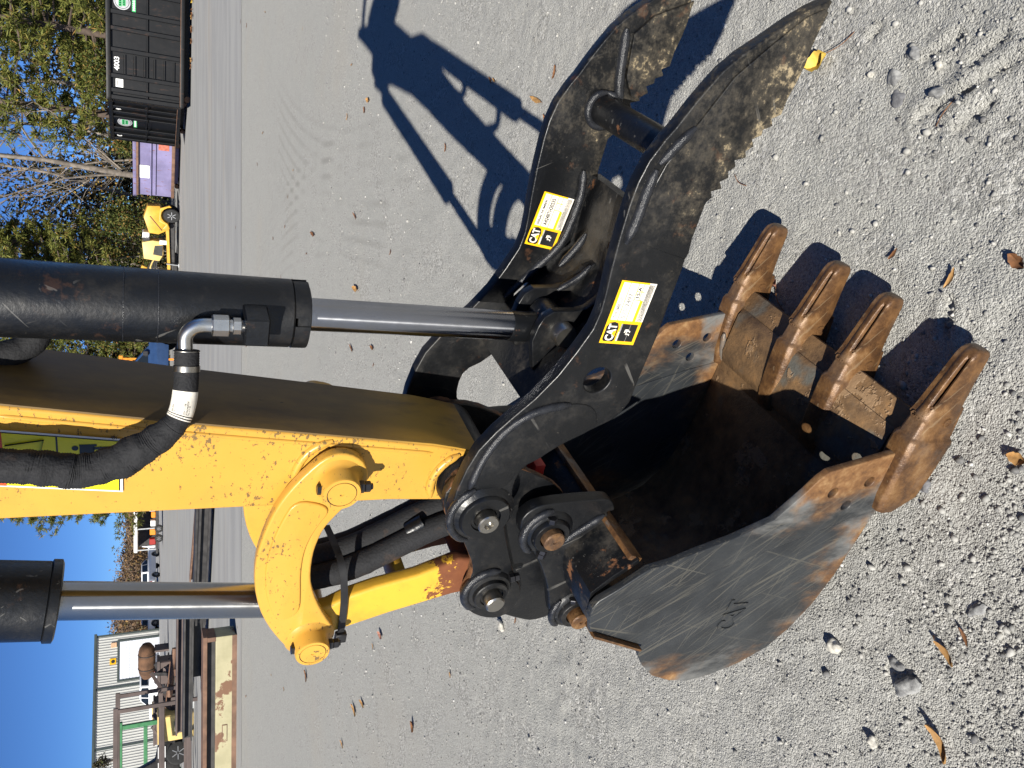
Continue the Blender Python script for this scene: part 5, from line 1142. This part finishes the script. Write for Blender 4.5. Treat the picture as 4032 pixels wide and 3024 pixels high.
for i in range(64):
    y = rs.uniform(29, 56); u = rs.uniform(0, 1); x = -(.335 + .085 * u) * y; z = rs.uniform(.0, .35); mt = shapes_mat[i % 8]; k = (i // 2) % 4; a = rs.uniform(0, 3.14); L_ = rs.uniform(.8, 2.6)
    d = Vector((math.cos(a), math.sin(a) * .6, rs.uniform(-.05, .25))); c = Vector((x, y, .45 + z)); mb = MB()
    if k == 0: mb.bar(c - d * L_ / 2, c + d * .1, .12, .12).bar(c, c + d * L_ / 2 + Vector((0, 0, .35)), .12, .12)
    elif k == 1: mb.tube([c - d * L_ / 2, c + d * L_ / 2], .09, 10)
    elif k == 2: mb.bar(c - d * L_ / 3, c + d * L_ / 3, .8, .06).bar(c - d * L_ / 3 + Vector((0, 0, -.1)), c - d * L_ / 3 + Vector((0, 0, .25)), .7, .05)
    else: mb.box(c.x - .45, c.x + .45, c.y - .4, c.y + .4, 0, .5 + z * 2, ch=.04).box(c.x - .48, c.x + .48, c.y - .43, c.y + .43, .42 + z * 2, .50 + z * 2 + .02)
    if k != 3: mb.box(c.x - .12, c.x + .12, c.y - .1, c.y + .1, 0, c.z)
    col = {'brown_steel': 'brown', 'dark_steel': 'blackened', 'cont_rust': 'rusty', 'galv': 'grey', 'mach_pale': 'yellowish', 'white_sign': 'white'}[mt]
    scrap.append((x / y, '%s steel %s' % (col, kinds[k]), mb.build('scrap_piece', MAT[mt], None, 30)))
scrap.sort(key=lambda t: -t[0]); seen = {}
ORD = ('first', 'second', 'third', 'fourth', 'fifth', 'sixth', 'seventh', 'eighth', 'ninth', 'tenth', 'eleventh', 'twelfth', 'thirteenth', 'fourteenth', 'fifteenth', 'sixteenth')
tot = {}
for _, nm, o in scrap: tot[nm] = tot.get(nm, 0) + 1
for _, nm, o in scrap:
    k = seen.get(nm, 0); seen[nm] = k + 1
    tag(o, (nm + ' in the scrap heap, ' + ORD[k] + ' of its kind from the chrome rod') if tot[nm] > 1 else 'the only ' + nm + ' in the scrap heap before the building', 'scrap', 'scrap heap before the building')

# ================================================================ leaves and rocks on the gravel
MAT['leaf_tan'] = plain('dry_tan_leaf', (.36, .20, .07), .7, 0, .35, 45); MAT['leaf_brown'] = plain('dry_brown_leaf', (.17, .075, .030), .75, 0, .35, 45); MAT['leaf_yellow'] = plain('yellow_leaf', (.58, .40, .07), .6, 0, .2, 60)
MAT['leaf_pink'] = plain('pinkish_leaf', (.35, .17, .12), .75, 0, .3, 50)
def leaf(loc, ang, ln, wd, mat, lab, stem=0, curl=.25, grp='fallen leaves on the gravel', lift=.0):
    root = empty('fallen_leaf', (loc[0], loc[1], ground_height(*loc) + .004), ang); tag(root, lab, 'leaf', grp)
    n = 8; v, f = [], []
    for i in range(n + 1):
        u = i / n; w = wd / 2 * (math.sin(math.pi * min(1, u * .96 + .03)) ** .75) * (1 + .12 * math.sin(i * 2.3)); z = lift + curl * ln * (u - .5) ** 2 + .002
        for k, s_ in enumerate((-1, -.5, 0, .5, 1)): v.append(((u - .5) * ln, s_ * w + .04 * ln * math.sin(u * 3), z + abs(s_) * wd * curl * .7 + .001 * math.sin(i * 3 + k)))
    for i in range(n):
        for k in range(4): f.append((i * 5 + k, i * 5 + k + 1, i * 5 + 6 + k, i * 5 + 5 + k))
    mesh_obj('blade', v, f, MAT[mat], root, 60)
    if stem: MB().tube(smooth_path([(-.5 * ln, 0, .004 + curl * ln * .25), (-.5 * ln - stem * .5, .15 * stem, .010), (-.5 * ln - stem, .05 * stem, .004)], 2), .0011, 6).build('stem', MAT['leaf_brown'], root)
leaf((.848, 1.478), 1.9, .062, .052, 'leaf_yellow', 'curled yellow leaf with long brown stem below the thumb tip', .085, .55)
leaf((1.287, 3.088), 1.05, .125, .022, 'leaf_tan', 'long spotted tan leaf beside the cylinder shadow', .01, .12)
leaf((1.341, 2.905), -.4, .055, .018, 'leaf_brown', 'small curled brown leaf close to the far thumb prong', 0, .5)
leaf((1.162, 2.998), .2, .060, .016, 'leaf_brown', 'dark brown leaf at the edge of the rod shadow', 0, .5)
leaf((.287, 1.629), .4, .032, .026, 'leaf_pink', 'pinkish crumpled leaf with thin stem beside the far bucket tooth', .075, .6)
leaf((.233, 1.112), 2.6, .050, .013, 'leaf_tan', 'tan splinter leaf standing in a rut right of the teeth', 0, .3)
leaf((.308, 1.255), 2.3, .035, .010, 'leaf_brown', 'reddish brown leaf touching the third tooth', 0, .2)
leaf((-.596, 1.122), 3.9, .062, .016, 'leaf_tan', 'tan leaf with pointed tip near the lower picture edge', .012, .5)
leaf((-.548, 1.080), 3.6, .042, .010, 'leaf_brown', 'narrow brown leaf beside the pointed tan one', 0, .3)
leaf((-.800, 1.136), 3.7, .082, .020, 'leaf_tan', 'long rolled tan leaf at the lower picture corner', 0, .7)
leaf((-.150, .965), 1.2, .040, .026, 'leaf_tan', 'orange tan leaf cut by the picture edge below the bucket', 0, .4)
leaf((.250, .968), .7, .045, .026, 'leaf_brown', 'dark leaf cut by the picture edge below the teeth', 0, .4)
leaf((1.413, 6.402), .9, .13, .020, 'leaf_brown', 'brown leaf lying across the swept tyre tracks', 0, .3)
leaf((2.247, 5.98), 1.1, .085, .040, 'leaf_tan', 'tan leaf left of the long arm shadow', 0, .3)
leaf((2.206, 6.10), .2, .055, .030, 'leaf_brown', 'small brown leaf just behind the tan one near the shadow', 0, .3)
leaf((.801, 6.37), 1.3, .16, .05, 'leaf_tan', 'pale tan leaf right of the black cylinder', .02, .3)
leaf((.309, 6.53), 1.0, .13, .025, 'leaf_brown', 'curved brown leaf below the chrome thumb rod', 0, .2)
leaf((.284, 5.87), 1.2, .09, .03, 'leaf_brown', 'short brown leaf next to the curved one', 0, .3)
leaf((1.576, 8.18), 1.2, .20, .04, 'leaf_brown', 'rusty brown leaf far out on the tyre tracks', 0, .2)
leaf((-1.878, 5.62), 1.3, .10, .045, 'leaf_pink', 'pink red leaf left of the lower link pin', 0, .3)
leaf((-2.748, 6.43), 1.2, .15, .045, 'leaf_tan', 'tan leaf, larger of two left of the yellow link', 0, .3)
leaf((-2.594, 6.16), 1.4, .13, .035, 'leaf_tan', 'paler tan leaf beside the larger one', 0, .3)
leaf((-3.191, 8.57), .8, .14, .05, 'leaf_brown', 'brown leaf towards the tan steel panel', 0, .3)
leaf((-2.249, 4.84), .5, .07, .04, 'leaf_brown', 'small brown leaf on coarse gravel left of the coupler', 0, .4)
leaf((-3.232, 6.89), 1.2, .10, .03, 'leaf_tan', 'narrow tan leaf at the lower picture edge', 0, .3)
leaf((-.221, 3.185), .8, .05, .03, 'leaf_tan', 'tan leaf seen through the gap between stick and thumb', 0, .4)
rs = random.Random(77)
for i in range(42):
    y = rs.uniform(3.2, 17); x = rs.uniform(-.42, .47) * y
    leaf((x, y), rs.uniform(0, 3.1), rs.uniform(.02, .045) + .0025 * y, rs.uniform(.007, .016) + .0007 * y, ('leaf_brown', 'leaf_tan', 'leaf_brown')[i % 3], 'small dry brown leaf scattered over the open gravel', 0, rs.uniform(.1, .5), 'small dry leaves scattered over the yard')
for i in range(26):
    x = rs.uniform(11.5, 16.5); y = 31.0 - .288 * (x - 10.3) - rs.uniform(.15, .55); leaf((x, y), rs.uniform(0, 3.1), rs.uniform(.14, .26), rs.uniform(.08, .14), ('leaf_tan', 'leaf_brown', 'leaf_yellow')[i % 3], 'dry leaf blown against the foot of the near black container', 0, .5, 'leaves drifted along the container', .03)
def twig(pts, r, lab):
    p = [(x, y, ground_height(x, y) + .004 + z) for x, y, z in pts]; tag(MB().tube(smooth_path(p, 2), r, 6).build('twig', MAT['leaf_brown'], None), lab, 'twig', 'twigs on the gravel')
twig([(.580, 1.150, 0), (.600, 1.128, .004), (.630, 1.105, 0)], .0012, 'pine needle lying beside the ruts at the picture corner')
twig([(.585, 1.75, 0), (.60, 1.78, .006), (.63, 1.80, 0)], .0012, 'thin twig below the muddy thumb prong')
def mk_rock(name, a, b):
    t = NT(name); n = t.noise(45, 5, .7); return t.set(t.mix(t.ramp(n, .35, .65), a, b), .8, 0, t.bump(t.noise(90, 4), .4, .004), .3)
MAT['rock_w'] = mk_rock('pale_quartz_rock', (.38, .36, .31), (.56, .54, .48)); MAT['rock_g'] = mk_rock('grey_granite_rock', (.13, .13, .13), (.30, .30, .29)); MAT['rock_d'] = mk_rock('dark_slate_rock', (.11, .11, .115), (.19, .19, .195))
def rock(loc, r, sc, mat, lab, seed, rz=0, sink=.35, grp='single rocks lying on the gravel'):
    r *= .62; v, f = rock_shape(seed, 3); v = v * np.array(sc) * r
    for i in range(len(v)):
        k = mnoise.noise(tuple(v[i] / r * 2.3 + seed)); v[i] *= 1 + .16 * k
    o = mesh_obj('rock', v.tolist(), [tuple(map(int, q)) for q in f], MAT[mat], None, 40); o.location = (loc[0], loc[1], ground_height(*loc) + r * sc[2] * (1 - 2 * sink)); o.rotation_euler = (0, 0, rz); tag(o, lab, 'rock', grp)
rock((-.674, 1.424), .030, (1, .85, .75), 'rock_w', 'pale pointed stone standing in its own shadow left of the bucket heel', 11, .4, .2)
rock((-.227, 1.173), .030, (1, .8, .6), 'rock_d', 'smooth slate grey stone pressed into the gravel by the near tooth', 12, .2, .55)
rock((-.481, 1.055), .050, (.75, .45, .35), 'rock_g', 'long grey stone half buried near the lower picture edge', 13, 2.2, .55)
rock((-.699, 1.212), .052, (1, .62, .55), 'rock_g', 'oblong grey granite lump below the tan leaf', 14, 2.4, .3)
rock((-.665, 1.25), .028, (1, .8, .6), 'rock_g', 'small grey stone against the oblong granite lump', 15, 1, .3)
rock((-.874, 1.312), .024, (1, .8, .7), 'rock_w', 'white stone in the lower picture corner', 16, .3, .2)
rock((-1.198, 3.48), .055, (1, .55, .5), 'rock_w', 'white quartz stone left of the coupler', 17, 1.2, .3)
rock((.764, 1.205), .030, (1, .8, .5), 'rock_g', 'grey stone topmost of the cluster in the right corner', 18, .8, .45)
rock((.730, 1.259), .032, (1, .9, .45), 'rock_g', 'flat grey stone in the middle of the corner cluster', 19, .1, .5)
rock((.677, 1.252), .034, (1, .85, .4), 'rock_d', 'flat dark stone lowest of the corner cluster', 20, .5, .5)
rock((.654, 1.142), .034, (.8, .6, .5), 'rock_g', 'grey stone beside the rut in the right corner', 21, 1.5, .4)
rock((.714, 1.142), .018, (1, .7, .7), 'rock_w', 'pale triangular stone between the cluster and the picture edge', 22, .3, .2)
rock((.760, 1.323), .016, (1, .8, .6), 'rock_w', 'small pale stone left of the corner cluster', 23, .9, .3)
